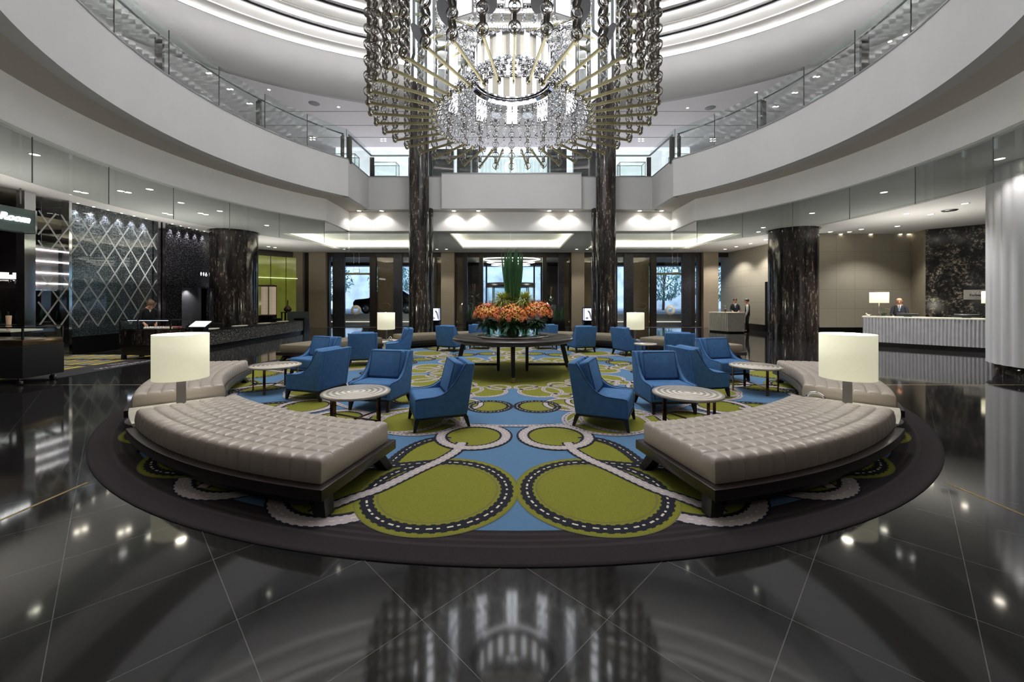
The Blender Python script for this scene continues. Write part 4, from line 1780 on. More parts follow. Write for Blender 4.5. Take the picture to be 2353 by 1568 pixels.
M['facademull'] = mat('dark_brown_mullion', (48, 42, 40), .35, .4)
M['perfblack'] = perforated('perforated_black_panel', (.05, .05, .06), (.004, .004, .006), 20, .34, .35, (1, 0, 1))
M['stone'] = panelled('beige_stone_cladding', (142, 130, 112), 9.0, 1.02, 4.4, .06, .3, 'X', .004, .6)
nwin = [0]
STONE = [(677, 700), (714, 752), (1015, 1045), (1312, 1341), (1612, 1646)]
for i, (a, b) in enumerate(STONE):
    q = MB()
    q.box2((fx(a), YF - .25, 0), (fx(b), YF + .35, ZC))
    struct(q, 'trim_%d' % (20 + i), M['stone'])
# header and dark mullions
q = MB()
q.box2((-14.5, YF + .05, ZC - .28), (14, YF + .25, ZC))
q.box2((-14.5, YF + .05, 0), (14, YF + .25, .05))
for a, b in ((700, 714), (752, 756), (764, 768), (849, 863), (999, 1003), (1045, 1048), (1101, 1110), (1247, 1256), (1310, 1313), (1365, 1368), (1417, 1419), (1496, 1509), (1588, 1598), (1604, 1612)):
    q.box2((fx(a), YF + .02, 0), (fx(b), YF + .28, ZC))
struct(q, 'trim_30', M['facademull'])
PERF = [(768, 792, 'left of the left glass door'), (904, 924, 'between bronze glass and the left column'), (1065, 1074, 'left of the middle glass doors'),
        (1283, 1296, 'right of the middle glass doors'), (1434, 1455, 'between the right column and bronze glass'), (1567, 1588, 'right of the right glass door')]
for a, b, w in PERF:
    q = MB()
    q.box2((fx(a), YF - .02, .05), (fx(b), YF + .12, ZC - .05))
    struct(q, 'trim_%d' % (50 + PERF.index((a, b, w))), M['perfblack'])
GL = [(792, 849, 'glass'), (924, 945, 'glass'), (1074, 1101, 'glass'), (1110, 1247, 'glass'), (1256, 1283, 'glass'), (1395, 1434, 'glass'), (1509, 1567, 'glass'),
      (863, 904, 'bronzeglass'), (985, 1015, 'bronzeglass'), (1048, 1065, 'bronzeglass'), (1296, 1310, 'bronzeglass'), (1341, 1365, 'bronzeglass'), (1455, 1496, 'bronzeglass'), (700, 714, 'bronzeglass')]
M['beige'] = mat('bronze_backing', (146, 144, 138), .3)
for i, (a, b, m_) in enumerate(GL):
    q = MB()
    q.box2((fx(a), YF + .13, .05), (fx(b), YF + .145, ZC - .28))
    w = struct(q, 'window_%d' % (i + 1), M[m_])
    if m_ == 'bronzeglass' and (b - a) <= 30:  # panel added so the pane looks lighter than the dim vestibule
        q = MB()
        q.box2((fx(a) + .02, YF + .3, .05), (fx(b) - .02, YF + .33, ZC - .3))
        q.build('backing_panel', M['beige'], w)
    if m_ == 'bronzeglass' and (b - a) > 30:
        q = MB()
        q.box2((fx(a) + .02, YF + .3, .05), (fx(b) - .02, YF + .33, ZC - .3))
        q.build('backing_panel', M['beige'], w)
        c = (fx(a) + fx(b)) / 2
        q = MB()
        q.tube([(c + .33 * cos(k * pi / 16), YF + .10, 1.28 + .20 * sin(k * pi / 16)) for k in range(33)], .02, 6)
        q.build('oval_handle', M['champagne'], w)
    if (a, b) in ((792, 849), (1509, 1567)):
        c = fx(817) if a == 792 else fx(1541)
        q = MB()
        q.lathe([(.14, -.02), (.30, -.02), (.30, .02), (.14, .02), (.14, -.02)], 40)
        v = [(x_ + c, YF + .06 + z_, 1.04 + y_) for x_, y_, z_ in q.v]
        q.v = v
        q.build('ring_handle', M['plinthw'], w)
        q = MB()
        q.box2((fx(a), YF + .08, 3.20), (fx(b), YF + .12, 3.32))
        q.build('transom_bar', M['champagne'], w)
# hanging exit signs
for px, s, lab in ((819, 1, 'green exit sign hanging before the left glass door'), (1551, 1, 'green exit sign hanging before the right glass door')):
    t = thing('exit_sign', lab, 'sign', (fx(px, 22.9), 22.9, 0), 0)
    q = MB()
    q.box((0, 0, 3.34), (.36, .05, .20))
    q.build('housing', M['steel'], t)
    q = MB()
    q.box((0, -.028, 3.34), (.32, .006, .16))
    q.build('face', emis('exit_face', (205, 240, 232), 1.2), t)
    text_mesh('lettering', 'EXIT', .14, emis('exit_green', (20, 150, 110), .5), t, (0, -.034, 3.34), (pi / 2, 0, 0), .002)
    q = MB()
    for dx in (-.15, .15):
        q.tube([(dx, 0, 3.43), (dx, 0, ZC - .001)], .008, 5)
    q.build('hanger', M['chrome'], t)

# ------------------------------------------------ vestibule, revolving door
t = thing('revolving_door', 'glass revolving door seen through the middle entrance glazing', 'door', (.06, 28.3, 0))
q = MB()
q.lathe([(1.75, 2.55), (1.75, 2.85), (0, 2.86)], 48)
q.lathe([(1.75, 2.55), (0, 2.55)], 48)
q.build('canopy', M['facademull'], t)
for k in range(8):
    a0 = 45 * k
    q = MB()
    q.sweep([(1.70, .02), (1.715, .02), (1.715, 2.55), (1.70, 2.55)], a0 + 1, a0 + 44, 6)
    q.build('curved_pane', M['glass'], t)
    p = (1.71 * sin(radians(a0)), -1.71 * cos(radians(a0)), 1.28)
    q = MB()
    q.box(p, (.05, .06, 2.54), radians(a0))
    q.build('mullion', M['steel'], t)
for k in range(3):
    q = MB()
    q.box((.8 * sin(k * 2.09 + .4), .8 * cos(k * 2.09 + .4), 1.28), (.03, 1.6, 2.5), -(k * 2.09 + .4))
    q.build('wing', M['glass'], t)
M['ringglow'] = emis('reflection_ring_glow', (255, 250, 240), 5)  # glowing rings added in place of the chandelier's reflections in the glass
for k, (r, z_, y) in enumerate(((1.9, 4.30, 25.9), (1.55, 4.12, 26.0), (1.25, 3.95, 26.1))):
    q = MB()
    q.tube([(.06 + r * cos(2 * pi * i / 48), y + .55 * r * sin(2 * pi * i / 48), z_) for i in range(49)], .028, 6)
    o = q.build('reflection_ring', M['ringglow'])
    q = MB()
    for a in (0, 2.09, 4.19): q.tube([(.06 + r * cos(a), y + .55 * r * sin(a), z_), (.06 + r * cos(a), y + .55 * r * sin(a), ZC - .001)], .006, 5)
    q.build('cable', M['steel'], o)
    tag(o, ('largest and uppermost ring standing in for a chandelier reflection behind the middle entrance glass', 'middle ring standing in for a chandelier reflection behind the middle entrance glass',
            'smallest and lowest ring standing in for a chandelier reflection behind the middle entrance glass')[k], 'light', 'chandelier reflection rings')
q = MB()
q.box2((-5.2, 30.8, 0), (-2.2, 31.0, ZC)); q.box2((2.4, 30.8, 0), (5.4, 31.0, ZC))
q.box2((-26, 30.8, 4.30), (26, 31, ZC))
for x in (-13.5, -9.2, 9.3, 13.5, -1.8, 1.9, 0.1):
    q.box2((x - .06, 30.8, 0), (x + .06, 31.0, ZC))
struct(q, 'wall_outer', M['facademull'])

# planters and plants inside the entrance
def planter(x, y, lab, seed, h=1.9, kind='blade'):
    rnd = random.Random(seed)
    t = thing('potted_plant', lab, 'plant', (x, y, 0), 0, 'plants at the entrance')
    q = MB()
    q.box((0, 0, .25), (.75, .45, .5))
    q.build('planter_box', M['black'], t, bevel=.01)
    q = MB()
    for k in range(34 if kind == 'blade' else 46):
        a = rnd.uniform(0, 2 * pi)
        if kind == 'blade':
            d = Vector((.16 * cos(a), .16 * sin(a), 1))
            leaf_strip(q, (rnd.uniform(-.3, .3), rnd.uniform(-.15, .15), .5), d, (cos(a), sin(a), 0), rnd.uniform(.5, .85), .06, 0, 0, 5, .1)
        else:
            zz = rnd.uniform(.6, h)
            d = Vector((cos(a), sin(a), rnd.uniform(-.2, .9)))
            leaf_strip(q, (rnd.uniform(-.2, .2), rnd.uniform(-.12, .12), zz), d, (0, 0, 1), rnd.uniform(.25, .6), rnd.uniform(.08, .16), rnd.uniform(0, .5), 0, 5, .1)
    q.build('foliage', M['leafdark'], t)
    if kind != 'blade':
        q = MB()
        for k in range(4):
            q.tube([(rnd.uniform(-.1, .1), rnd.uniform(-.1, .1), .48), (rnd.uniform(-.25, .25), rnd.uniform(-.15, .15), h + .5)], .02, 6)
        q.build('stem', M['bronze'], t)


planter(fx(1086, 23.6), 23.6, 'low black planter with upright blades left of the entrance doors', 1)
planter(fx(1283, 23.6), 23.6, 'low black planter with upright blades right of the entrance doors', 2)
planter(fx(1092, 25.6), 25.6, 'dark leafy plant behind the glass left of the flowers', 3, 2.2, 'leafy')
planter(fx(1262, 25.6), 25.6, 'dark leafy plant behind the glass right of the flowers', 4, 2.0, 'leafy')

# lit display cases on black pedestals next to the tall columns
for px, lab in ((1000, 'lit glass jewellery case on a black pedestal right of the left tall column'), (1351, 'lit glass jewellery case on a black pedestal left of the right tall column')):
    y = 17.6
    t = thing('display_pedestal', lab, 'display case', (fx(px, y), y, 0), 0, 'jewellery display pedestals')
    q = MB()
    q.box((0, 0, .35), (.42, .42, .70))
    q.box((0, 0, .73), (.46, .46, .06))
    q.build('pedestal', M['black'], t, bevel=.006)
    q = MB()
    q.box((0, 0, 1.03), (.40, .40, .54))
    q.build('glass_box', M['glass'], t)
    q = MB()
    for sx in (-1, 1):
        for sy in (-1, 1):
            q.box((sx * .205, sy * .205, 1.03), (.02, .02, .56))
    q.box((0, 0, 1.315), (.44, .44, .025))
    q.build('frame', M['black'], t)
    q = MB()
    q.box((0, 0, .775), (.36, .36, .02))
    q.box((0, .17, 1.03), (.36, .01, .5))
    q.build('light_panel', emis('case_light', (214, 220, 255), 1.6), t)
    q = MB()
    q.tube([(.12 * cos(a), .0, .80 + .36 * sin(a)) for a in [pi * i / 16 for i in range(9)]], [.035] * 9, 8)
    q.ball((-.05, -.05, .84), .07, 10, 6)
    q.build('necklace_stand', M['plinthw'], t)

# ------------------------------------------------ outside
q = MB()
q.add([(-60, 31.05, .55), (60, 31.05, .55), (60, 90, .55), (-60, 90, .55)], [(0, 1, 2, 3)])
q.add([(-60, 31.05, -.02), (60, 31.05, -.02), (60, 31.05, .55), (-60, 31.05, .55)], [(0, 1, 2, 3)])
struct(q, 'floor_forecourt', mat('forecourt_paving', (150, 152, 156), .7, noise=(2, .1)))
q = MB()
q.box2((-30, 31, 4.9), (30, 39, 5.1))
struct(q, 'ceiling_canopy', mat('canopy_soffit', (150, 152, 178), .6))
M['treeleaf'] = mat('pale_daylit_leaf', (120, 158, 150), .7, noise=(8, .3))
M['bark'] = mat('tree_bark', (92, 84, 78), .8, noise=(12, .3))


def tree(x, y, h, r, seed, lab):
    rnd = random.Random(seed)
    t = thing('tree', lab, 'tree', (x, y, .55), 0, 'trees outside the entrance')
    q = MB()
    q.tube([(0, 0, -.02), (.1, 0, h * .4), (.2, .1, h * .8)], [.16, .12, .05], 8)
    for k in range(6):
        a = rnd.uniform(0, 2 * pi)
        q.tube([(.1, 0, h * .35 + k * .2), (r * .7 * cos(a), r * .7 * sin(a), h * .6 + k * .25)], [.06, .02], 6)
    q.build('trunk', M['bark'], t)
    q = MB()
    for k in range(1500):
        a, u = rnd.uniform(0, 2 * pi), rnd.uniform(-1, 1)
        rr = r * rnd.uniform(.3, 1) ** .5
        p = Vector((rr * sqrt(1 - u * u) * cos(a), rr * sqrt(1 - u * u) * sin(a), h * .62 + u * h * .42))
        d = Vector((rnd.uniform(-1, 1), rnd.uniform(-1, 1), rnd.uniform(-1, .4)))
        leaf_strip(q, p, d, (0, 0, 1), rnd.uniform(.3, .55), .2, .2, 0, 3)
    q.build('crown', M['treeleaf'], t)


for i, (x, y, h, r, lab) in enumerate(((-20.5, 44, 5.5, 3.0, 'leafy tree outside the left glass door, leftmost'), (-13.6, 46, 5.2, 2.6, 'leafy tree outside straight behind the left glass door'),
                                       (17.0, 44, 6.0, 2.6, 'leafy tree outside straight behind the right glass door'), (23.5, 46, 5.5, 3, 'leafy tree outside the right glass door, rightmost'),
                                       (-6, 47, 6, 3, 'leafy tree outside left of the revolving door'), (6.5, 47, 6, 3, 'leafy tree outside right of the revolving door'))):
    tree(x, y, h, r, 40 + i, lab)
q = MB()
q.box2((-45, 52, .55), (45, 52.5, 9.5))
struct(q, 'wall_street', mat('pale_street_facade', (178, 196, 210), .8, noise=(.6, .35)))

# black car at the kerb seen through the left door
t = thing('car', 'black car parked outside the left glass door', 'car', (-10.0, 33.2, .55))
t.scale = (1.15, 1.15, 1.2)
q = MB()
pr = [(-2.3, .35), (-2.35, .75), (-2.2, .95), (-1.25, 1.05), (-.55, 1.55), (1.1, 1.6), (1.9, 1.1), (2.3, 1.0), (2.35, .4)]
n = len(pr)
vs = [(x, -.88, z_) for x, z_ in pr] + [(x, .88, z_) for x, z_ in pr]
q.add(vs, [tuple(range(n)), tuple(range(2 * n - 1, n - 1, -1))] + [(i, n + i, n + (i + 1) % n, (i + 1) % n) for i in range(n)])
fix_normals(q.build('body', mat('black_car_paint', (12, 12, 15), .12, coat=.6), t, bevel=.08))
q = MB()
q.add([(-1.05, -.885, 1.1), (-.5, -.885, 1.48), (1.0, -.885, 1.52), (1.6, -.885, 1.12)], [(0, 3, 2, 1)])
q.build('side_window', mat('tinted_window', (40, 50, 60), .05), t)
for x in (-1.4, 1.45):
    for y in (-.82, .82):
        q = MB()
        q.lathe([(.2, -.1), (.33, -.1), (.34, -.06), (.34, .06), (.33, .1), (.2, .1)], 24)
        q.v = [(a + x, c_ + y, b + .34) for a, b, c_ in q.v]
        w = q.build('wheel', M['rubberblack'], t)
        q = MB()
        q.lathe([(0, -.105), (.2, -.1), (.2, .1), (0, .105)], 20)
        q.v = [(a + x, c_ + y, b + .34) for a, b, c_ in q.v]
        q.build('rim', M['steel'], w)

# ================================================================== GREEN GLASS NICHE (back left)
G0, G1 = Vector((-14.4, 22.4, 0)), Vector((-12.75, 24.2, 0))
gd = (G1 - G0).normalized()
q = MB()
q.bar(G0 + Vector((0, .3, ZC / 2)), G1 + Vector((0, .3, ZC / 2)), .1, ZC)
q.bar(G0 + Vector((-4, -.0, ZC / 2)), G0 + Vector((0, .3, ZC / 2)), .1, ZC)
struct(q, 'wall_niche', M['facademull'])
M['green'] = mat('backlit_green_glass', (128, 140, 58), .08, emit=(118, 122, 50), estr=.28, noise=(1.5, .2))
for k in range(3):
    a, b = G0 + gd * (2.44 * k / 3 + .02), G0 + gd * (2.44 * (k + 1) / 3 - .02)
    q = MB()
    q.bar(a + Vector((0, .05, 2.25)), b + Vector((0, .05, 2.25)), .03, 3.9)
    o = q.build('green_glass_panel', M['green'])
    tag(o, ('backlit green glass panel leftmost beside the broad marble column', 'backlit green glass panel in the middle behind the dark vase',
            'backlit green glass panel rightmost next to the beige stone pillar')[k], 'panel', 'green glass panels')
    q = MB()
    q.bar(a + Vector((0, -.02, 2.95)), b + Vector((0, -.02, 2.95)), .06, .03)
    q.build('light_line', emis('green_line', (236, 244, 196), 1.4), o)
t = thing('side_table', 'slim black side table carrying a dark vase before the green glass', 'table', (fx(661, 21.8), 21.8, 0))
q = MB(); q.box((0, 0, .98), (.55, .4, .04)); q.build('tabletop', M['black'], t)
for sx in (-1, 1):
    for sy in (-1, 1):
        q = MB(); q.box((sx * .23, sy * .16, .48), (.05, .05, .96)); q.build('leg', M['black'], t)
t = thing('vase', 'dark brown bottle vase on the black side table before the green glass', 'vase', (fx(661, 21.8), 21.8, 1.001))
q = MB(); q.lathe([(.08, 0), (.17, .06), (.2, .16), (.12, .28), (.035, .36), (.028, .6), (.04, .64), (.02, .63), (0, .2)], 24)
q.build('body', mat('brown_glaze', (72, 44, 30), .15), t)
for k, (px, lab) in enumerate(((603, 'lit display cabinet next to the broad left marble column'), (622, 'lit display cabinet next to the green glass panels'))):
    y = 21.3
    t = thing('display_cabinet', lab, 'cabinet', (fx(px, y), y, 0), 0, 'display cabinets')
    q = MB()
    q.box((0, .2, 1.3), (.40, .02, 2.2)); q.box((0, 0, .42), (.42, .42, .84)); q.box((0, 0, 2.42), (.42, .42, .06))
    q.build('body', M['facademull'], t)
    q = MB(); q.box((0, -.2, 1.62), (.38, .01, 1.5)); q.build('glass_door', M['glass'], t)
    q = MB(); q.box((0, .18, 1.62), (.36, .01, 1.5)); q.build('back_panel', emis('cabinet_light', (196, 172, 150), .5), t)
    q = MB()
    for z_ in (1.2, 1.6, 2.0): q.box((0, .02, z_), (.37, .3, .012))
    q.build('shelf', M['glass'], t)
for k, (px, lab) in enumerate(((668, 'frosted glass standing panel leftmost at the end of the low counter'), (684, 'frosted glass standing panel in the middle at the end of the low counter'), (700, 'frosted glass standing panel rightmost at the end of the low counter'))):
    q = MB(); q.box((0, 0, .52), (.34, .03, 1.04))
    o = q.build('glass_screen', mat('frosted_grey_glass', (92, 100, 100), .25), loc=(fx(px, 21.2), 21.2, 0), rz=.1)
    tag(o, lab, 'screen', 'standing glass screens')

# ================================================================== CAFE (left)
XS = -12.9
M['perf'] = perforated('laser_cut_screen', (.085, .095, .105), (.006, .006, .008), 17, .36, .28)
M['perf2'] = perforated('dark_laser_cut_screen', (.05, .05, .056), (.004, .004, .006), 17, .36, .22)
q = MB(); q.box2((XS - .25, 11.75, .55), (XS - .2, 14.55, ZC - .003))
o = scr = q.build('perforated_screen', M['perf']); tag(o, 'tall laser cut metal screen behind the diamond glass, lit from above', 'screen')
q = MB(); q.box2((XS - .15, 14.95, .0), (XS - .1, 15.75, ZC - .003)); q.box2((XS - .15, 15.75, 2.15), (XS - .1, 17.6, ZC - .003)); q.box2((XS - .15, 17.1, 0), (XS - .1, 17.6, 2.15))
o = q.build('perforated_screen', M['perf2']); tag(o, 'dark laser cut wall screen with the restroom sign and a doorway', 'screen')
q = MB(); q.box2((XS - .45, 11.75, 0), (XS - .18, 14.55, .55))
q.build('plinth', M['black'], scr)
q = MB(); q.box2((XS - .5, 15.7, 0), (XS - .45, 17.2, 2.2))
struct(q, 'door_1', mat('grey_lift_door', (150, 150, 158), .4, .5))
for y0, y1, lab in ((10.55, 10.80, 'mirror chrome pillar left of the crystal chandelier'), (14.58, 14.68, 'slim chrome post right of the tall laser cut screen'), (14.76, 14.88, 'slim chrome post left of the dark laser cut wall'), (11.62, 11.70, 'slim chrome post between crystal chandelier and laser cut screen')):
    q = MB(); q.box2((XS - .22, y0, 0), (XS + .0, y1, ZC))
    o = q.build('chrome_post', M['chrome']); tag(o, lab, 'post', 'chrome posts of the lounge front')
# diamond lattice on the glass front
for (y0, y1, lab) in ((10.85, 12.4, 'lounge glass with frosted diamond lattice in front of the crystal chandelier'), (12.4, 14.5, 'lounge glass with frosted diamond lattice in front of the tall laser cut screen')):
    t = thing('lattice_glass', lab, 'glass screen', (XS, (y0 + y1) / 2, 0))
    W, x = (y1 - y0) / 2, 0.0
    q = MB(); q.box((0, 0, 2.45), (.012, 2 * W - .02, 3.9)); q.build('glass_pane', M['glass'], t)
    dz, dy = .42, .27
    for (zlo, zhi) in ((3.0, 4.1), (.84, 2.3)) if y0 < 12 else ((.84, 4.1),):
        q = MB()
        k = -20
        while k < 30:
            for s in (1, -1):
                # strip from (y, zlo) with slope dz/dy
                ya = k * 2 * dy - ((y0 + y1) / 2) % (2 * dy) + s * (zlo - .84) / dz * dy
                p0, p1 = Vector((.01, ya, zlo)), Vector((.01, ya + s * (zhi - zlo) / dz * dy, zhi))
                # clip to the pane
                def clip(p, o_):
                    if p.y < -W: f = (-W - p.y) / (o_.y - p.y) if o_.y != p.y else 2
                    elif p.y > W: f = (W - p.y) / (o_.y - p.y) if o_.y != p.y else 2
                    else: return p
                    return None if f > 1 or f < 0 else p + (o_ - p) * f
                a, b = clip(p0, p1), clip(p1, p0)
                if a is not None and b is not None and (a - b).length > .05:
                    q.bar(a, b, .004, .04, 0, (0, 1, .4))
            k += 1
        q.build('lattice', M['frost'], t)
# crystal chandelier in the cafe window
t = thing('crystal_light', 'tall box shaped crystal chandelier glowing in the lounge window', 'chandelier', (XS - .40, 11.27, 0))
t.scale = (.62, .78, 1)
q = MB()
for k in range(34):
    f = k / 33
    q.tube([(.35, -.45 + .9 * f, 1.95), (.35, -.45 + .9 * f, 3.18)], .012, 6)
    q.tube([(-.35 + .7 * f, -.46, 1.95), (-.35 + .7 * f, -.46, 3.18)], .012, 6)
q.build('crystal_rods', M['crystal'], t)
q = MB()
for z_ in (2.12, 2.42, 2.74, 3.06):
    q.box((0.30, 0, z_), (.04, .9, .04)); q.box((0, -.42, z_), (.66, .04, .04))
q.build('light_tube', emis('warm_white_tube', (255, 240, 240), 7), t)
q = MB(); q.box((0, 0, 2.55), (.5, .74, 1.2)); q.build('core', mat('pale_core', (150, 138, 138), .3, .3), t)
q = MB(); q.box((0, 0, 1.93), (.72, .95, .03)); q.build('base_frame', M['chrome'], t)
q = MB(); q.tube([(0, 0, 3.15), (0, 0, ZC)], .012, 6); q.build('cable', M['steel'], t)
# bar back with shelves and bottles
q = MB(); q.box2((XS - 2.0, 10.9, 0), (XS - 1.85, 12.5, 2.0))
struct(q, 'wall_bar', mat('bar_back_panel', (70, 66, 64), .25, .4))
q = MB(); q.box2((XS - 1.6, 10.85, 0), (XS - 1.05, 12.5, .98)); q.box2((XS - 1.65, 10.83, .98), (XS - 1.0, 12.52, 1.03), 1)
o = q.build('bar_counter', [mat('pale_bar_front', (128, 124, 120), .4), M['black']]); tag(o, 'pale fronted bar counter behind the diamond glass', 'counter')
M['bottleg'] = mat('green_bottle_glass', (40, 78, 54), .08)
rnd = random.Random(9)
bt = None
for k in range(16):
    if bt is None:
        q = MB(); q.lathe([(0, 0), (.035, 0), (.035, .18), (.013, .24), (.013, .3), (0, .3)], 12)
        o = bt = q.build('bottle', M['bottleg'])
    else:
        o = copy_tree(bt)
    o.location = (XS - 1.45 + (k % 2) * .16, 10.95 + .1 * k, 1.0305)
    tag(o, 'small green bottle standing on the bar counter behind the diamond glass', 'bottle', 'bottles on the bar')
# bar stools
st = None
for k, (y, lab) in enumerate(((11.55, 'chrome legged bar stool left of two behind the diamond glass'), (12.3, 'chrome legged bar stool right of two behind the diamond glass'))):
    if st is None:
        t = st = thing('bar_stool', '', 'stool')
        q = MB(); q.lathe([(0, 0), (.2, 0), (.2, .02), (.03, .04), (0, .04)], 24); q.build('base', M['chrome'], t)
        q = MB(); q.tube([(0, 0, .03), (0, 0, .62)], .025, 10); q.build('pole', M['chrome'], t)
        q = MB(); q.box((0, 0, .67), (.36, .36, .08)); q.build('seat', M['rubberblack'], t, bevel=.02)
        q = MB(); q.box((-.17, 0, .85), (.04, .36, .3)); q.build('backrest', M['rubberblack'], t, bevel=.015)
    else:
        t = copy_tree(st)
    t.location = (XS - .62, y, 0)
    tag(t, lab, 'stool', 'bar stools')
# restroom sign
t = thing('restroom_sign', 'small black restroom sign with white figures on the dark screen', 'sign', (XS - .08, 16.85, 2.75))
q = MB(); q.box((0, 0, 0), (.02, .5, .2)); q.build('plate', M['black'], t)
q = MB()
for y in (-.16, -.02):
    q.ball((.014, y, .062), .018, 8, 5); q.box((.014, y, .012), (.01, .06, .07)); q.box((.014, y, -.045), (.01, .035, .06))
q.ball((.014, .12, .06), .018, 8, 5); q.box((.014, .12, .01), (.01, .04, .06))
q.tube([(.014, .12 + .05 * cos(a), -.03 + .05 * sin(a)) for a in [2 * pi * i / 16 for i in range(17)]], .009, 5)
q.build('figures', emis('sign_white', (255, 255, 255), 1.2), t)
# shop sign
t = thing('shop_sign', 'glass sign box with glowing script lettering over the lounge entrance', 'sign', (XS + .16, 9.98, 3.71))
q = MB(); q.box((0, 0, 0), (.28, 1.16, .60)); q.build('sign_box', mat('grey_green_glass_box', (72, 86, 84), .15), t)
text_mesh('lettering', 'The Waiting Room', .25, emis('sign_letters', (255, 255, 255), 4), t, (.155, .42, .03), (pi / 2, 0, pi / 2), .015, 'RIGHT', .25, .006)
q = MB(); q.box((0, .57, 0), (.30, .04, .62)); q.build('end_frame', M['chrome'], t)
q = MB()
for y in (-.15, .35): q.tube([(0, y, .31), (0, y, ZC - 3.72)], .02, 6)
q.build('hanger', M['steel'], t)
# dark wall inside entrance, pendant, sconce, picture
q = MB(); q.box2((XS - 4.2, 6, 0), (XS - 4.0, 16, ZC)); q.box2((XS - 4, 12.6, 0), (XS - .5, 12.7, ZC))
struct(q, 'wall_lounge', mat('aubergine_wall', (30, 22, 26), .5))
q = MB(); q.box2((XS - 3.6, 8.5, 3.85), (XS - .3, 12.4, 4.0))
struct(q, 'ceiling_lounge', mat('beige_lounge_soffit', (176, 160, 136), .7))
t = thing('ring_pendant', 'white drum ring pendant glowing inside the lounge entrance', 'light', (-15.2, 11.6, 2.35))
q = MB()
for k in range(9):
    a0 = 40 * k
    q.sweep([(.85, -.09), (.93, -.09), (.93, .09), (.85, .09)], a0 + 1, a0 + 34, 8)
q.build('shade', emis('pendant_white', (240, 236, 232), 1.1), t)
q = MB(); q.sweep([(.83, -.12), (.95, -.12), (.95, -.10), (.83, -.10)], 0, 360, 48)
for k in range(9):
    p = (.9 * sin(radians(40 * k - 3)), -.9 * cos(radians(40 * k - 3)), -.16)
    q.ball(p, .05, 8, 5)
q.build('frame', M['chrome'], t)
q = MB(); q.tube([(0, 0, -.1), (0, 0, 1.49)], .02, 6); q.bar((-.85, 0, -.1), (.85, 0, -.1), .03, .03); q.build('rod', M['steel'], t)
t = thing('wall_sconce', 'horizontal white glowing wall lamp in the lounge', 'lamp', (XS - 3.96, 12.2, 1.68))
q = MB(); q.tube([(.07, -.35, 0), (.07, .35, 0)], .09, 14); q.build('shade', emis('sconce_white', (255, 246, 226), 2.2), t)
q = MB(); q.box((.02, 0, 0), (.04, .5, .08)); q.build('backplate', M['steel'], t)
t = thing('picture_frame', 'white framed picture hanging on the dark lounge wall', 'picture', (XS - 2.6, 12.58, 1.55))
q = MB(); q.box((0, 0, 0), (.46, .03, .62)); q.build('frame', M['plinthw'], t)
q = MB(); q.box((0, -.017, 0), (.34, .006, .5)); q.build('picture', mat('dim_picture', (52, 50, 54), .3, noise=(4, .6)), t)

# display case with the woman behind
CX, CYY = -10.05, 11.25
t = thing('pastry_case', 'dark wooden pastry case with a lit glass top where the woman works', 'display case', (CX, CYY, 0), radians(-4))
q = MB(); q.box((0, 0, .62), (1.50, .62, .42)); q.build('cabinet', M['marble'], t)
q = MB(); q.box((0, 0, .28), (1.44, .56, .30)); q.build('lower_cabinet', M['blackwood'], t)
for sx in (-1, 1):
    for sy in (-1, 1):
        q = MB(); q.box((sx * .68, sy * .25, .065), (.09, .08, .13)); q.build('leg', M['blackwood'], t)
q = MB()
for x in (-.74, -.22, .74):
    for y in (-.29, .29): q.box((x, y, .97), (.025, .025, .27))
for y in (-.29, .29): q.box((0, y, 1.10), (1.5, .03, .022))
for x in (-.74, .74): q.box((x, 0, 1.10), (.03, .6, .022))
q.build('frame', M['black'], t)
q = MB(); q.box((0, -.295, .97), (1.46, .008, .25)); q.box((0, 0, 1.106), (1.46, .56, .006)); q.build('glass_pane', M['glass'], t)
q = MB(); q.box((-.1, -.12, 1.085), (1.2, .04, .015)); q.build('light_strip', emis('case_strip', (226, 230, 255), 9), t)
q = MB(); q.box((0, 0, .842), (1.44, .54, .02)); q.build('tray', M['chrome'], t)
rnd = random.Random(3)
pm = [mat('pastry_cream', (222, 214, 206), .6), mat('pastry_brown', (126, 84, 52), .6), mat('pastry_berry', (120, 52, 60), .5)]
pd = {}
for k in range(33):
    c = k % 3
    if c not in pd:
        q = MB(); q.lathe([(0, 0), (.035, 0), (.04, .03), (.03, .05), (0, .06)], 12)
        o = q.build('pastry', pm[c]); pd[c] = o
    else:
        o = pd[c].copy(); COL.objects.link(o)
    i, j = k // 3, k % 3
    v = Matrix.Rotation(radians(-4), 3, 'Z') @ Vector((-.12 + .075 * i, -.18 + .16 * j, 0))
    o.location = (CX + v.x, CYY + v.y, .8525)
    tag(o, ('small cream pastry in the lit glass case', 'small brown pastry in the lit glass case', 'small berry pastry in the lit glass case')[c], 'pastry', ('cream', 'brown', 'berry')[c] + ' pastries in the glass case')
t = thing('menu_stand', 'slanted lit menu panel at the right end of the pastry case', 'panel', (-8.98, 11.5, 0))
q = MB(); q.box((0, 0, .96), (.46, .30, .02), 0, 0, Matrix.Rotation(.5, 3, 'X')); q.build('panel', emis('menu_white', (216, 222, 226), .55), t)
q = MB(); q.box((0, .02, .45), (.3, .2, .9)); q.build('pedestal', M['black'], t)

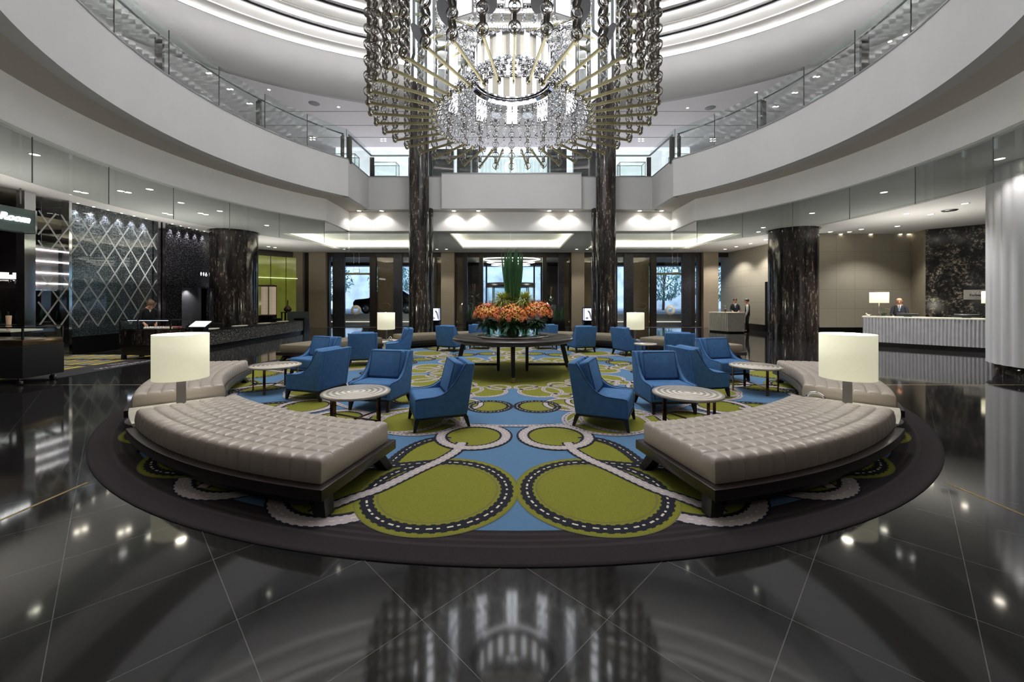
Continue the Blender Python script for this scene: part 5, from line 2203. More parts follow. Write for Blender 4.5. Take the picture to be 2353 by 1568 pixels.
# low perforated counter with black base
t = thing('low_counter', 'long low counter with laser cut metal front and black top', 'counter', (0, 0, 0))
A, B_ = Vector((-10.14, 12.5, 0)), Vector((-10.50, 20.2, 0))
dd = (B_ - A).normalized(); nn = Vector((-1, 0, 0))
M['perf3'] = perforated('pierced_counter_front', (.26, .25, .24), (.014, .012, .012), 20, .36, .25)
q = MB(); q.bar(A + nn * .2 + Vector((0, 0, .36)), B_ + nn * .2 + Vector((0, 0, .36)), .40, .48); q.build('front', M['perf3'], t)
q = MB(); q.bar(A + nn * .24 + Vector((0, 0, .06)), B_ + nn * .24 + Vector((0, 0, .06)), .40, .12); q.build('plinth', M['black'], t)
q = MB(); q.bar(A + nn * .22 + Vector((0, 0, .615)), B_ + nn * .22 + Vector((0, 0, .615)), .50, .03); q.build('worktop', M['black'], t)
q = MB(); q.box((B_.x - .22, B_.y + .28, .36), (.52, .5, .72)); q.build('end_block', M['black'], t)
lt = None
for k, px in enumerate((478, 552, 612, 658)):
    y = 10.44 * F / (HX - px)
    if lt is None:
        q = MB(); q.lathe([(0, 0), (.27, .0), (.30, .03), (.29, .035), (0, .035)], 40, sx=.72, sy=1.25)
        t = lt = q.build('serving_tray', M['plinthw'])
    else:
        t = copy_tree(lt)
    t.location = (-10.42 - .05 * (y - 13.36), y, .631)
    tag(t, 'oval white tray top lying on the low counter, %s of four' % ('nearest', 'second nearest', 'third nearest', 'farthest')[k], 'tray', 'white trays on the low counter')
lc = None
for k, y in enumerate((14.0, 15.2, 19.2)):
    if lc is None:
        t = lc = thing('lounge_chair', '', 'chair')
        q = MB(); q.box((0, 0, .40), (.48, .5, .1)); q.build('seat', M['rubberblack'], t, bevel=.03)
        q = MB(); q.box((0, .22, .60), (.48, .08, .34)); q.build('backrest', M['rubberblack'], t, bevel=.03)
        for sx in (-1, 1):
            for sy in (-1, 1):
                q = MB(); q.box((sx * .2, sy * .2, .18), (.04, .04, .36)); q.build('leg', M['blackwood'], t)
    else:
        t = copy_tree(lc)
    t.location = (-11.35, y, 0)
    tag(t, 'low black lounge chair, %s behind the low counter' % ('nearest', 'second nearest', 'farthest')[k], 'chair', 'black lounge chairs')

# cafe carpet, mat with lettering
q = MB(); q.box2((-16.85, 7.9, 0), (-10.35, 12.0, .008))
yb = []
for k in range(4):
    y0 = 8.05 + 1.02 * k
    for j in range(16):
        x0 = -10.55 - .30 * j
        q.box2((x0 - .2, y0, .008), (x0, y0 + .8, .010), 1 + j % 2)
o = q.build('lounge_carpet', [mat('grey_brown_carpet', (58, 54, 54), .95), mat('yellow_carpet', (190, 172, 70), .95, noise=(30, .25)), mat('silver_carpet', (150, 148, 148), .95, noise=(30, .25))])
tag(o, 'lounge carpet with yellow and grey bars on brown ground', 'carpet')
t = thing('door_mat', 'dark grey mat with white script lettering before the lounge', 'mat', (-9.95, 9.7, .0))
q = MB(); q.box((0, 0, .005), (.76, 3.9, .010)); q.build('pile', mat('charcoal_mat', (44, 42, 46), .95, noise=(80, .15)), t)
text_mesh('lettering', 'The', .28, mat('mat_white', (186, 184, 190), .9), t, (-.18, .55, .0105), (0, 0, pi / 2), .0005, 'CENTER', .2)
text_mesh('lettering', 'Waiting Room', .28, mat('mat_white_2', (186, 184, 190), .9), t, (.12, .55, .0105), (0, 0, pi / 2), .0005, 'CENTER', .2)

# trolley at the far left edge
t = thing('cake_trolley', 'black serving trolley with glass top at the left edge', 'trolley', (-10.15, 8.0, 0))
q = MB(); q.box((0, 0, .45), (1.5, .72, .62)); q.build('body', M['rubberblack'], t, bevel=.01)
q = MB(); q.box((0, 0, .82), (1.48, .70, .12)); q.build('drawer_band', mat('bronze_band', (116, 98, 74), .2, .8), t, bevel=.01)
q = MB()
for x in (-.73, .73):
    for y in (-.34, .34): q.box((x, y, 1.0), (.025, .025, .24))
q.box((0, -.34, 1.12), (1.49, .03, .025)); q.box((0, .34, 1.12), (1.49, .03, .025)); q.box((.73, 0, 1.12), (.03, .7, .025)); q.box((-.73, 0, 1.12), (.03, .7, .025))
q.build('frame', M['black'], t)
q = MB(); q.box((0, -.345, 1.0), (1.45, .008, .22)); q.box((0, 0, 1.125), (1.45, .66, .006)); q.box((.735, 0, 1.0), (.008, .66, .22)); q.build('glass_pane', M['glass'], t)
for sx in (-1, 1):
    for sy in (-1, 1):
        q = MB(); q.lathe([(0, -.02), (.055, -.02), (.055, .02), (0, .02)], 16)
        q.v = [(a + sx * .6, c_ + sy * .28, b + .055) for a, b, c_ in q.v]
        q.box((sx * .6, sy * .28, .115), (.03, .05, .06)); q.build('caster', M['steel'], t)
t = thing('serving_counter', 'dark counter with small glass cloches beyond the trolley', 'counter', (-12.3, 9.6, 0))
q = MB(); q.box((0, 0, .45), (1.2, .6, .9)); q.build('body', M['black'], t)
q = MB(); q.box((0, 0, .92), (1.25, .65, .04)); q.build('worktop', M['plinthw'], t)
for k, (x, lab) in enumerate(((-12.55, 'glass cloche on the dark counter at the left edge'), (-12.0, 'stack of paper cups on the dark counter near the chrome pillar'))):
    q = MB()
    if k == 0: q.lathe([(.2, 0), (.2, .16), (.12, .26), (0, .28)], 24); q.ball((0, 0, .3), .02)
    else: q.lathe([(.035, 0), (.05, .34), (.0, .34)], 16)
    o = q.build(('cloche', 'paper_cups')[k], (M['glass'], mat('kraft_paper', (196, 164, 136), .8))[k], loc=(x, 9.5, .9405)); tag(o, lab, ('cloche', 'cups')[k])

# ================================================================== RECEPTION (right)
PW = panelled('taupe_leather_wall', (144, 137, 122), .92, .90, 0, .62, .5, 'Y', .006, .6)
q = MB(); q.box2((13.35, 17.5, .35), (13.5, YF + .9, ZC))
struct(q, 'wall_reception_side', PW)
q = MB(); q.box2((13.33, 17.4, 0), (13.5, YF + .9, .35))
struct(q, 'baseboard_side', M['black'])
PX = panelled('taupe_leather_wall_back', (144, 137, 122), .82, .83, 13.5, .46, .5, 'X', .006, .6)
q = MB(); q.box2((13.35, 17.5, .45), (17.75, 17.65, ZC))
struct(q, 'wall_reception_back', PX)
q = MB(); q.box2((13.3, 17.46, 0), (17.75, 17.65, .45))
struct(q, 'baseboard_back', M['black'])
q = MB(); q.bar((17.7, 17.62, ZC / 2), (17.12, 16.45, ZC / 2), .08, ZC)
struct(q, 'wall_reception_return', M['taupew'] if 'taupew' in M else mat('taupe_return', (140, 130, 112), .55))
t = MB()
p0, p1 = Vector((17.15, 16.45, ZC / 2)), Vector((20.6, 12.6, ZC / 2))
t.bar(p0, p1, .1, ZC - .002)
o = t.build('marble_slab_wall', M['marble_slab']); tag(o, 'black marble feature wall with gold veins behind the reception desk', 'wall panel')
q = MB(); q.box2((13.28, 20.35, 0), (13.34, 20.75, 2.6))
struct(q, 'door_2', M['black'])
# long ribbed reception desk
D0, D1 = Vector((12.75, 14.42, 0)), Vector((16.4, 10.77, 0))
dd = (D1 - D0).normalized(); dn = Vector((.7071, .7071, 0))
t = thing('reception_desk', 'long reception desk with vertical silver ribs and pale top', 'desk', (0, 0, 0))
q = MB()
L_ = (D1 - D0).length
n = int(L_ / .085)
vs, fs = [], []
m = n * 6
for i in range(m + 1):
    f = i / m
    ph = (f * n) % 1
    off = .06 * (1 - (2 * ph - 1) ** 2) ** .5 if True else 0
    p = D0 + dd * L_ * f - dn * off
    vs += [(p.x, p.y, .16), (p.x, p.y, 1.03)]
for i in range(m):
    fs.append((2 * i, 2 * i + 2, 2 * i + 3, 2 * i + 1))
q.add(vs, fs, 0, True)
q.build('ribbed_front', mat('silver_rib', (190, 190, 194), .3, .4), t)
q = MB(); q.prism([(D0 + dn * .01).xy, (D1 + dn * .01).xy, (D1 + dn * .7).xy, (D0 + dn * .7).xy], .16, 1.03); q.build('body', M['steel'], t)
q = MB(); q.prism([(D0 + dn * .06 + dd * .05).xy, (D1 + dn * .06).xy, (D1 + dn * .65).xy, (D0 + dn * .65 + dd * .05).xy], 0, .16); q.build('plinth', M['black'], t)
q = MB(); q.prism([(D0 - dn * .055 - dd * .02).xy, (D1 - dn * .055).xy, (D1 + dn * .72).xy, (D0 + dn * .72 - dd * .02).xy], 1.03, 1.07); q.build('worktop', M['plinthw'], t)


def on_desk(f, b=.35, z_=1.0705):
    p = D0 + dd * f + dn * b
    return Vector((p.x, p.y, z_))


rl = None
for f, lab in ((.42, 'small cream desk lamp at the left end of the reception desk'), (3.07, 'small cream desk lamp on the reception desk against the fluted column')):
    if rl is None:
        t = rl = thing('desk_lamp', '', 'lamp')
        q = MB(); q.lathe([(0, 0), (.09, 0), (.09, .015), (0, .02)], 24); q.build('base', M['steel'], t)
        q = MB(); q.tube([(0, 0, .015), (0, 0, .5)], .012, 8); q.build('stem', M['steel'], t)
        q = MB(); q.lathe([(.262, .48), (.265, .48), (.265, .86), (.262, .86), (.262, .48)], 40, sx=1, sy=.6); q.build('shade', mat('desk_lampshade', (250, 244, 214), .8, emit=(250, 242, 208), estr=.9), t)
        q = MB(); q.lathe([(0, .85), (.255, .855)], 40, sx=1, sy=.6); q.build('diffuser', M['shadein'], t)
    else:
        t = copy_tree(rl)
    t.location, t.rotation_euler = on_desk(f), (0, 0, -pi / 4)
    tag(t, lab, 'lamp', 'reception desk lamps')
for f, lab in ((1.15, 'monitor on the reception desk in front of the bald man'), (2.5, 'monitor on the reception desk below the award plaque')):
    t = thing('monitor', lab, 'monitor', on_desk(f, .4), -pi / 4, 'reception monitors')
    q = MB(); q.box((0, 0, .075), (.54, .05, .10), 0, 0, Matrix.Rotation(-.5, 3, 'X')); q.build('screen', M['black'], t, bevel=.01)
    q = MB(); q.box((0, -.035, .12), (.54, .012, .02)); q.build('bezel', M['steel'], t)
    q = MB(); q.box((0, .05, .015), (.2, .16, .03)); q.build('stand', M['black'], t)
t = thing('orchid', 'white orchid in a small glass pot on the reception desk', 'plant', on_desk(.55, .15))
q = MB(); q.lathe([(.05, 0), (.075, .06), (.06, .14), (.055, .14), (.068, .06), (.045, .01), (0, .01)], 20); q.build('pot', M['vase'], t)
q = MB(); q.tube([(0, 0, .05), (.0, 0, .2), (.06, 0, .28), (.16, 0, .27)], .006, 5)
for k in range(4): leaf_strip(q, (0, 0, .06), (cos(k * 1.6), sin(k * 1.6), 1.2), (0, 0, 1), .16, .05, .2)
q.build('stem', M['leafstem'], t)
q = MB()
for k in range(5):
    for j in range(5): leaf_strip(q, (.06 + .035 * k, 0, .28 - .004 * k), (cos(j * 1.26), sin(j * 1.26) * .8, .5), (0, 0, 1), .045, .035, .3, 0, 4)
q.build('blossom', mat('orchid_white', (244, 240, 240), .5), t)
t = thing('napkin', 'folded white napkin shaped like a bird on the desk corner', 'napkin', on_desk(.12, .2))
q = MB(); q.ball((.02, 0, .03), .045, 10, 6, 0, 1.5, .7, .7); q.ball((-.05, 0, .09), .022, 8, 5); q.tube([(-.02, 0, .05), (-.05, 0, .09)], [.03, .018], 7); leaf_strip(q, (.05, 0, .05), (1, 0, .2), (0, 0, 1), .1, .05)
q.build('cloth', M['plinthw'], t)
# plaque with writing on the marble wall
sd = (p1 - p0).normalized(); sn = Vector((-sd.y, sd.x, 0)) * -1
if sn.dot(Vector((-1, -1, 0))) < 0: sn = -sn
rzp = atan2(-sn.x, sn.y) + pi
pc = None
best = 9
for k in range(400):
    c_ = p0 + sd * (k * .012) + sn * .055
    e = abs((c_.x - EX) / c_.y * F + HX - 2241)
    if e < best: best, pc = e, c_
t = thing('award_plaque', 'pale grey award plaque mounted on the black marble wall', 'sign', (pc.x, pc.y, EYE + 12.5 * pc.y / F), 0)
t.rotation_euler = (0, 0, atan2(sn.y, sn.x) + pi / 2)
q = MB(); q.box((0, -.012, 0), (.60, .024, .38)); q.build('plate', mat('pale_acrylic', (168, 164, 156), .3), t)
text_mesh('lettering', 'Forbes', .105, M['black'], t, (0, -.026, -.02), (pi / 2, 0, 0), .002, 'CENTER', 0, .003)
q = MB()
for (x, z_) in ((0, .13), (-.07, .10), (.07, .10), (-.05, .05), (.05, .05)):
    for k in range(5): leaf_strip(q, (x, -.026, z_), (cos(k * 1.257 + 1.57), 0, sin(k * 1.257 + 1.57)), (0, 1, 0), .022, .012, 0, 0, 3)
q.build('stars', M['plinthw'], t)
q = MB()
for k, w in enumerate((.42, .36, .2)): q.box((0, -.026, -.085 - .03 * k), (w, .002, .006))
q.build('fine_print', M['steel'], t)

# concierge desk
A_, B2, C_ = Vector((10.47, 20.95, 0)), Vector((10.93, 19.95, 0)), Vector((11.75, 19.95, 0))
t = thing('concierge_desk', 'white box shaped concierge desk where two men talk', 'desk', (0, 0, 0))
foot = [A_.xy, B2.xy, C_.xy, (C_ + Vector((0, .75, 0))).xy, (A_ + Vector((.5, .3, 0))).xy]
q = MB(); q.prism(foot, .07, 1.0); q.build('body', mat('pale_grey_laminate', (176, 174, 168), .4), t)
c0 = sum((Vector((p[0], p[1])) for p in foot), Vector((0, 0))) / 5
q = MB(); q.prism([tuple(Vector((p[0], p[1])) * .96 + c0 * .04) for p in foot], 0, .07); q.build('plinth', M['black'], t)
q = MB(); q.prism([tuple(Vector((p[0], p[1])) * 1.03 - c0 * .03) for p in foot], 1.0, 1.03); q.build('worktop', M['plinthw'], t)
q = MB()
for k in range(13):
    p = A_ + (B2 - A_) * (k / 13 + .04) + Vector((-.02, -.008, .53))
    q.box(p, (.035, .035, .9), .4)
q.build('rib', mat('pale_rib', (200, 198, 190), .4), t)
t = thing('orchid', 'small dark flower stem in a vase on the concierge desk', 'plant', (11.05, 20.45, 1.0305))
q = MB(); q.lathe([(.04, 0), (.07, .08), (.03, .15), (0, .15)], 16); q.build('pot', M['bronze'], t)
q = MB()
for k in range(4): q.tube([(0, 0, .12), (.06 * cos(k * 1.7), .06 * sin(k * 1.7), .25), (.16 * cos(k * 1.7), .12 * sin(k * 1.7), .36)], .006, 5)
for k in range(10): leaf_strip(q, (0, 0, .15 + .02 * k), (cos(k), sin(k), .6), (0, 0, 1), .1, .035, .2)
q.build('stem', M['leafdark'], t)

# ================================================================== MEZZANINE DRESSING
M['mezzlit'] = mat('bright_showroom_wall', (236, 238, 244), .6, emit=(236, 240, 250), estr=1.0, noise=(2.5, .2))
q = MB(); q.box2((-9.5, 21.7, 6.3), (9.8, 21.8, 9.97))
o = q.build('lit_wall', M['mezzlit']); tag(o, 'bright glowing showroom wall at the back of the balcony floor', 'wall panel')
M['mezzdark'] = mat('charcoal_panel', (62, 64, 66), .25)
for px0, px1, lab in ((985, 1042, 'charcoal panel on the balcony floor, first from the left tall column'), (1050, 1098, 'charcoal panel on the balcony floor, left of the glowing showroom'), (1258, 1302, 'charcoal panel on the balcony floor, right of the glowing showroom'), (1318, 1376, 'charcoal panel on the balcony floor, first from the right tall column')):
    q = MB(); q.box2((fx(px0, 20), 20, 6.3), (fx(px1, 20), 20.3, 9.25))
    o = q.build('partition', M['mezzdark']); tag(o, lab, 'partition', 'charcoal partitions on the balcony floor')
q = MB()
for k in range(18):
    q.box2((-1.55 + .2 * k, 21.0 + .04 * (k % 2), 6.3), (-1.55 + .2 * k + .16, 21.03 + .04 * (k % 2), 9.1))
o = q.build('glass_fins', M['balglass']); tag(o, 'wall of upright glass fins in the middle of the balcony floor', 'glass screen')
vt = None
for k, (px, y, lab) in enumerate(((885, 18.0, 'glass showcase on the balcony floor left of the left tall column'), (1450, 18.0, 'glass showcase on the balcony floor right of the right tall column'),
                                  (790, 17.0, 'glass showcase on the balcony floor at the left corner post'), (1572, 17.0, 'glass showcase on the balcony floor at the right corner post'))):
    if vt is None:
        t = vt = thing('showcase', '', 'display case')
        q = MB(); q.box((0, 0, .45), (1.15, .5, .9)); q.build('base', M['mezzdark'], t)
        q = MB(); q.box((0, 0, 1.2), (1.13, .48, .6)); q.build('glass_box', M['balglass'], t)
        q = MB()
        for sx in (-1, 1):
            for sy in (-1, 1): q.box((sx * .565, sy * .24, 1.2), (.025, .025, .62))
        for sy in (-1, 1): q.box((0, sy * .24, 1.51), (1.16, .025, .025))
        for sx in (-1, 1): q.box((sx * .565, 0, 1.51), (.025, .5, .025))
        q.build('frame', M['steel'], t)
        q = MB(); q.box((0, 0, 1.49), (1.0, .04, .015)); q.build('light_strip', emis('showcase_strip', (235, 242, 255), 6), t)
    else:
        t = copy_tree(vt)
    t.location = (fx(px, y), y, 6.3)
    tag(t, lab, 'display case', 'showcases on the balcony floor')
# undulating white sculpture walls on both sides of the balcony floor
for s, w in ((-1, 'left'), (1, 'right')):
    q = MB()
    vs, fs = [], []
    n = 90
    for i in range(n + 1):
        a = 60 + 62 * i / n
        top = 6.95 + .20 * sin(i * .33) + .10 * sin(i * .13 + 1)
        p, p2 = pol(8.5, a * s, 0, RC), pol(8.62, a * s, 0, RC)
        vs += [(p.x, p.y, 6.3), (p.x, p.y, top), (p2.x, p2.y, top), (p2.x, p2.y, 6.3)]
    for i in range(n):
        for k in range(3):
            fs.append((4 * i + k, 4 * i + 4 + k, 4 * i + 5 + k, 4 * i + 1 + k))
    q.add(vs, fs, 0, True)
    o = q.build('wave_screen', mat('wave_screen_white', (196, 198, 204), .5)); tag(o, 'wavy topped pale screen behind the %s curved balustrade' % w, 'screen', 'wave screens')
# shallow joints in the mezzanine ceiling at the back
q = MB()
q.bar(at(1876, 521, ZC - .002), at(2250, 431, ZC - .002), .09, .004)
for y in (17.6, 19.0, 20.4):
    q.box2((-12, y, 9.985), (12, y + .02, 9.999))
struct(q, 'trim_40', M['soffit'])
# ================================================================== PEOPLE
def skin_mesh(name, joints, edges, mat_, parent, root=0, sub=1):
    me = bpy.data.meshes.new(name)
    me.from_pydata([j[0] for j in joints], edges, [])
    o = bpy.data.objects.new(name, me)
    COL.objects.link(o)
    o.parent = parent
    sk = o.modifiers.new('skin', 'SKIN')
    sk.use_smooth_shade = True
    ly = me.skin_vertices[0].data if me.skin_vertices else None
    if ly is None:
        bm = bmesh.new(); bm.from_mesh(me); bm.verts.layers.skin.verify(); bm.to_mesh(me); bm.free()
        ly = me.skin_vertices[0].data
    for i, j in enumerate(joints):
        r = j[1]
        ly[i].radius = (r, r) if not isinstance(r, tuple) else r
        ly[i].use_root = (i == root)
    sb = o.modifiers.new('sub', 'SUBSURF')
    sb.levels = sb.render_levels = sub
    # bake the modifiers so that the mesh is one plain continuous surface
    dg = bpy.context.evaluated_depsgraph_get()
    m2 = bpy.data.meshes.new_from_object(o.evaluated_get(dg))
    o.modifiers.clear()
    o.data = m2
    m2.materials.clear()
    m2.materials.append(mat_)
    for p in m2.polygons:
        p.use_smooth = True
    return o


M['skin'] = mat('skin', (206, 150, 122), .5, noise=(12, .05))
M['hairdark'] = mat('dark_hair', (30, 24, 20), .5, noise=(40, .3))
M['hairbrown'] = mat('brown_hair', (96, 66, 46), .5, noise=(40, .3))
M['suit'] = mat('dark_navy_suit', (34, 36, 44), .75, noise=(60, .12))
M['blacksuit'] = mat('black_suit', (20, 19, 22), .75, noise=(60, .12))
M['shirt'] = mat('white_shirt', (222, 220, 222), .7)
M['tie'] = mat('silver_tie', (120, 128, 148), .5)
M['eye'] = mat('eye_dark', (30, 22, 18), .2)
M['shoe'] = mat('black_shoe', (14, 13, 13), .3)


def person(lab, x, y, fxx, fyy, h, lean=0.0, headdown=0.15, turn=0.0, arms=('fwd', 'fwd'), top='suit', sleeves='suit', hair='hairdark', tie=True, bald=False, bun=False):
    t = thing('person', lab, 'person', (x, y, 0), atan2(fyy, fxx) - pi / 2)
    k = h / 1.75
    R = Matrix.Rotation(-lean, 3, 'X')
    hip = Vector((0, 0, .98))

    def b(p):
        p = Vector(p)
        if p.z > .98 or lean and abs(p.x) > .15 and p.z > .8:
            p = hip + R @ (p - hip)
        return p * k
    nb = Vector((0, .0, 1.50))
    RH = Matrix.Rotation(turn, 3, 'Z') @ Matrix.Rotation(-headdown, 3, 'X')

    def hd(p):
        return b(nb + RH @ (Vector(p) - nb))
    J, E = [], []

    def J_(p, r):
        J.append((tuple(p), tuple(v * k for v in r) if isinstance(r, tuple) else r * k))
        return len(J) - 1

    def chain(ids):
        for a_, c_ in zip(ids[:-1], ids[1:]):
            E.append((a_, c_))
    pel = J_(b((0, 0, .96)), (.145, .10))
    wai = J_(b((0, 0, 1.12)), (.12, .082))
    che = J_(b((0, .0, 1.30)), (.140, .092))
    nk0 = J_(b((0, -.01, 1.44)), (.070, .062))
    nk = J_(b((0, .0, 1.52)), (.052, .055))
    h0 = J_(hd((0, .035, 1.575)), (.055, .065))
    h1 = J_(hd((0, .03, 1.645)), (.087, .104))
    h2 = J_(hd((0, .012, 1.705)), (.085, .101))
    h3 = J_(hd((0, .005, 1.745)), (.055, .065))
    chain([pel, wai, che, nk0, nk, h0, h1, h2, h3])
    arm_pts = []
    for s, am in ((-1, arms[0]), (1, arms[1])):
        sh = b((.178 * s, -.005, 1.385))
        if am == 'fwd':
            el, wr = b((.215 * s, .03, 1.13)), b((.15 * s, .26, 1.07))
        elif am == 'hip':
            el, wr = b((.37 * s, -.08, 1.20)), b((.22 * s, .04, 1.02))
        else:
            el, wr = b((.23 * s, -.02, 1.13)), b((.23 * s, .06, .88))
        d = (wr - el).normalized()
        ic = J_(b((.095 * s, -.008, 1.425)), .05)
        i0, i1, i2 = J_(sh, .056), J_(el, .043), J_(wr, .03)
        i3 = J_(wr + d * .055 * k, (.036, .02))
        chain([nk0, ic, i0, i1, i2, i3])
        side = d.cross(Vector((0, 0, 1)))
        side = side.normalized() if side.length > .2 else Vector((0, 1, 0))
        down = Vector((0, 0, -.35))
        for f, (o_, L) in enumerate(((-.03, .062), (-.011, .07), (.010, .066), (.029, .052))):
            a_ = J_(wr + d * .09 * k + side * o_ * k, .0095)
            c_ = J_(wr + d * (.09 + L * .55) * k + side * o_ * 1.1 * k + down * .03 * k, .0085)
            e_ = J_(wr + d * (.09 + L) * k + side * o_ * 1.1 * k + down * .09 * k, .007)
            chain([i3, a_, c_, e_])
        th = J_(wr + d * .045 * k - side * s * .045 * k, .0105)
        th2 = J_(wr + d * .085 * k - side * s * .06 * k + down * .04 * k, .0085)
        chain([i3, th, th2])
        arm_pts.append((sh, el, wr))
    legs = []
    for s in (-1, 1):
        hp, kn, an, to = b((.095 * s, 0, .90)), Vector((.105 * s, .02, .50)) * k, Vector((.11 * s, -.02, .09)) * k, Vector((.125 * s, .15, .035)) * k
        i0, i1, i2, i3 = J_(hp, .085), J_(kn, .058), J_(an, .042), J_(to, .034)
        chain([pel, i0, i1, i2, i3])
        legs.append((hp, kn, an, to))
    skin_mesh('body', J, E, M['skin'], t, 0, 1)
    # clothing
    J2, E2 = [], []
    def j2(p, r):
        J2.append((tuple(p), tuple(v * k for v in r) if isinstance(r, tuple) else r * k)); return len(J2) - 1
    a0 = j2(b((0, 0, .80)), (.185, .14)); a1 = j2(b((0, 0, 1.10)), (.165, .122)); a2 = j2(b((0, 0, 1.31)), (.188, .128)); a3 = j2(b((0, -.012, 1.425)), (.12, .096)); a4 = j2(b((0, -.020, 1.50)), (.078, .078))
    E2 += [(a0, a1), (a1, a2), (a2, a3), (a3, a4)]
    if sleeves == top:
        for s, (sh, el, wr) in zip((-1, 1), arm_pts):
            c_, p, q_, r_ = j2(b((.10 * s, -.01, 1.42)), .066), j2(sh + Vector((-.012 * s, 0, .008)) * k, .064), j2(el, .051), j2(el + (wr - el) * .93, .042)
            E2 += [(a3, c_), (c_, p), (p, q_), (q_, r_)]
    skin_mesh('jacket' if top == sleeves else 'waistcoat', J2, E2, M[top], t, 0, 2)
    if sleeves != top:
        for sh, el, wr in arm_pts:
            ins = Vector((-.095 * (1 if sh.x > 0 else -1), 0, .035)) * k
            skin_mesh('shirt_sleeve', [(tuple(sh + ins), .07 * k), (tuple(sh + (sh - el) * .02), .068 * k), (tuple(el), .055 * k), (tuple(el + (wr - el) * .93), .042 * k)], [(0, 1), (1, 2), (2, 3)], M[sleeves], t, 0, 2)
    for hp, kn, an, to in legs:
        q = MB(); q.ball((an.x, an.y + .075 * k, .048 * k), .1 * k, 12, 7, 0, .52, 1.45, .48); q.build('shoe', M['shoe'], t)
    q = MB()
    q.lathe([(0, 1.03), (.15, 1.03), (.165, .97), (.168, .90), (.12, .80), (0, .79)], 20, (0, 0, 0), sx=k, sy=.72 * k)
    q.v = [(x_, y_, z_ * k) for x_, y_, z_ in q.v]
    for hp, kn, an, to in legs:
        q.tube([hp + Vector((0, 0, .02)) * k, kn, an + Vector((0, 0, -.03)) * k], [.095 * k, .073 * k, .06 * k], 12)
    q.build('trousers', M[top], t)
    # shirt collar, tie
    q = MB()
    fr = lambda x_, z_, d: b((x_, d, z_))
    if tie:
        q.add([fr(-.05, 1.455, .085), fr(.05, 1.455, .085), fr(.0, 1.25, .138)], [(0, 1, 2)])
        q.add([fr(-.052, 1.495, .05), fr(.052, 1.495, .05), fr(.045, 1.45, .09), fr(-.045, 1.45, .09)], [(0, 1, 2, 3)])
    else:
        q.add([fr(-.03, 1.45, .088), fr(.03, 1.45, .088), fr(.0, 1.37, .118)], [(0, 1, 2)])
    q.build('shirt', M['shirt'], t)
    if tie:
        q = MB()
        q.add([fr(-.016, 1.468, .106), fr(.016, 1.468, .106), fr(.024, 1.28, .152), fr(.0, 1.245, .152), fr(-.024, 1.28, .152)], [(0, 1, 2, 3, 4)])
        q.build('tie', M['tie'], t)
    # face
    for s in (-1, 1):
        q = MB(); p = hd((.031 * s, .118, 1.655)); q.ball(p, .0095 * k, 8, 5); q.build('eye', M['eye'], t)
        q = MB(); p = hd((.083 * s, .012, 1.64)); q.ball(p, .026 * k, 8, 6, 0, .3, .6, 1); q.build('ear', M['skin'], t)
    q = MB(); q.tube([hd((0, .112, 1.66)), hd((0, .146, 1.618)), hd((0, .118, 1.607))], [.009 * k, .016 * k, .008 * k], 8); q.build('nose', M['skin'], t)
    q = MB(); q.tube([hd((-.025, .108, 1.582)), hd((0, .117, 1.580)), hd((.025, .108, 1.582))], .006 * k, 6); q.build('mouth', mat('lips', (168, 92, 84), .5), t)
    # hair
    q = MB()
    c = hd((0, .004, 1.685))
    if not bald:
        q.ball((0, 0, 0), .117 * k, 16, 10, 0, .88, 1.06, .86)
        keep = []
        RR = R @ RH
        vs = []
        for p in q.v:
            p = Vector(p)
            if p.y > .055 * k and p.z < .03 * k: p = Vector((p.x * .8, .055 * k, p.z))
            if p.z < -.03 * k and p.y > -.02 * k: p = Vector((p.x * .8, p.y, -.03 * k))
            vs.append(tuple(RR @ p + c))
        q.v = vs
        if bun:
            q.ball(RR @ Vector((0, -.115, .02)) * k + c, .042 * k, 10, 7)
            q.ball(RR @ Vector((0.045, .06, .035)) * k + c, .048 * k, 10, 7, 0, 1.1, .6, .7)
    else:
        for s in (-1, 1):
            RR = R @ RH
            q.ball(RR @ Vector((.064 * s, -.05, -.03)) * k + c, .045 * k, 10, 6, 0, .5, 1.0, .8)
        q.ball(RR @ Vector((0, -.085, -.045)) * k + c, .05 * k, 10, 6, 0, 1.2, .4, .8)
    q.build('hair', M[hair], t)
    return t


person('woman in black bending over the lit pastry case', -10.95, 12.02, .80, -.60, 1.70, lean=.30, headdown=.55, top='blacksuit', sleeves='blacksuit', hair='hairbrown', tie=False, bun=True)
person('bald man in a dark suit and silver tie behind the reception desk', 14.08, 14.42, -.72, -.69, 1.74, headdown=.35, bald=True, hair='hairbrown')
person('man in a dark suit and tie facing us behind the concierge desk', 12.12, 21.45, -.42, -.9, 1.72, headdown=.12)
person('man in black waistcoat and white sleeves turned away at the concierge desk', 12.25, 20.55, -.8, .55, 1.70, turn=.2, arms=('down', 'hip'), top='blacksuit', sleeves='shirt', tie=False)

# ================================================================== LIGHTS
proto = {}


def downlight(x, y, z, lab, grp, r=.075):
    if r not in proto:
        q = MB()
        q.lathe([(r, -.006), (r * 1.35, -.006), (r * 1.35, 0), (r, 0)], 20, mi=0)
        q.lathe([(0, -.003), (r, -.003)], 20, mi=1)
        o = proto[r] = q.build('ceiling_light', [M['plinthw'], M['downlight']])
    else:
        o = copy_tree(proto[r])
    o.location = (x, y, z)
    tag(o, lab, 'ceiling light', grp)
    return o


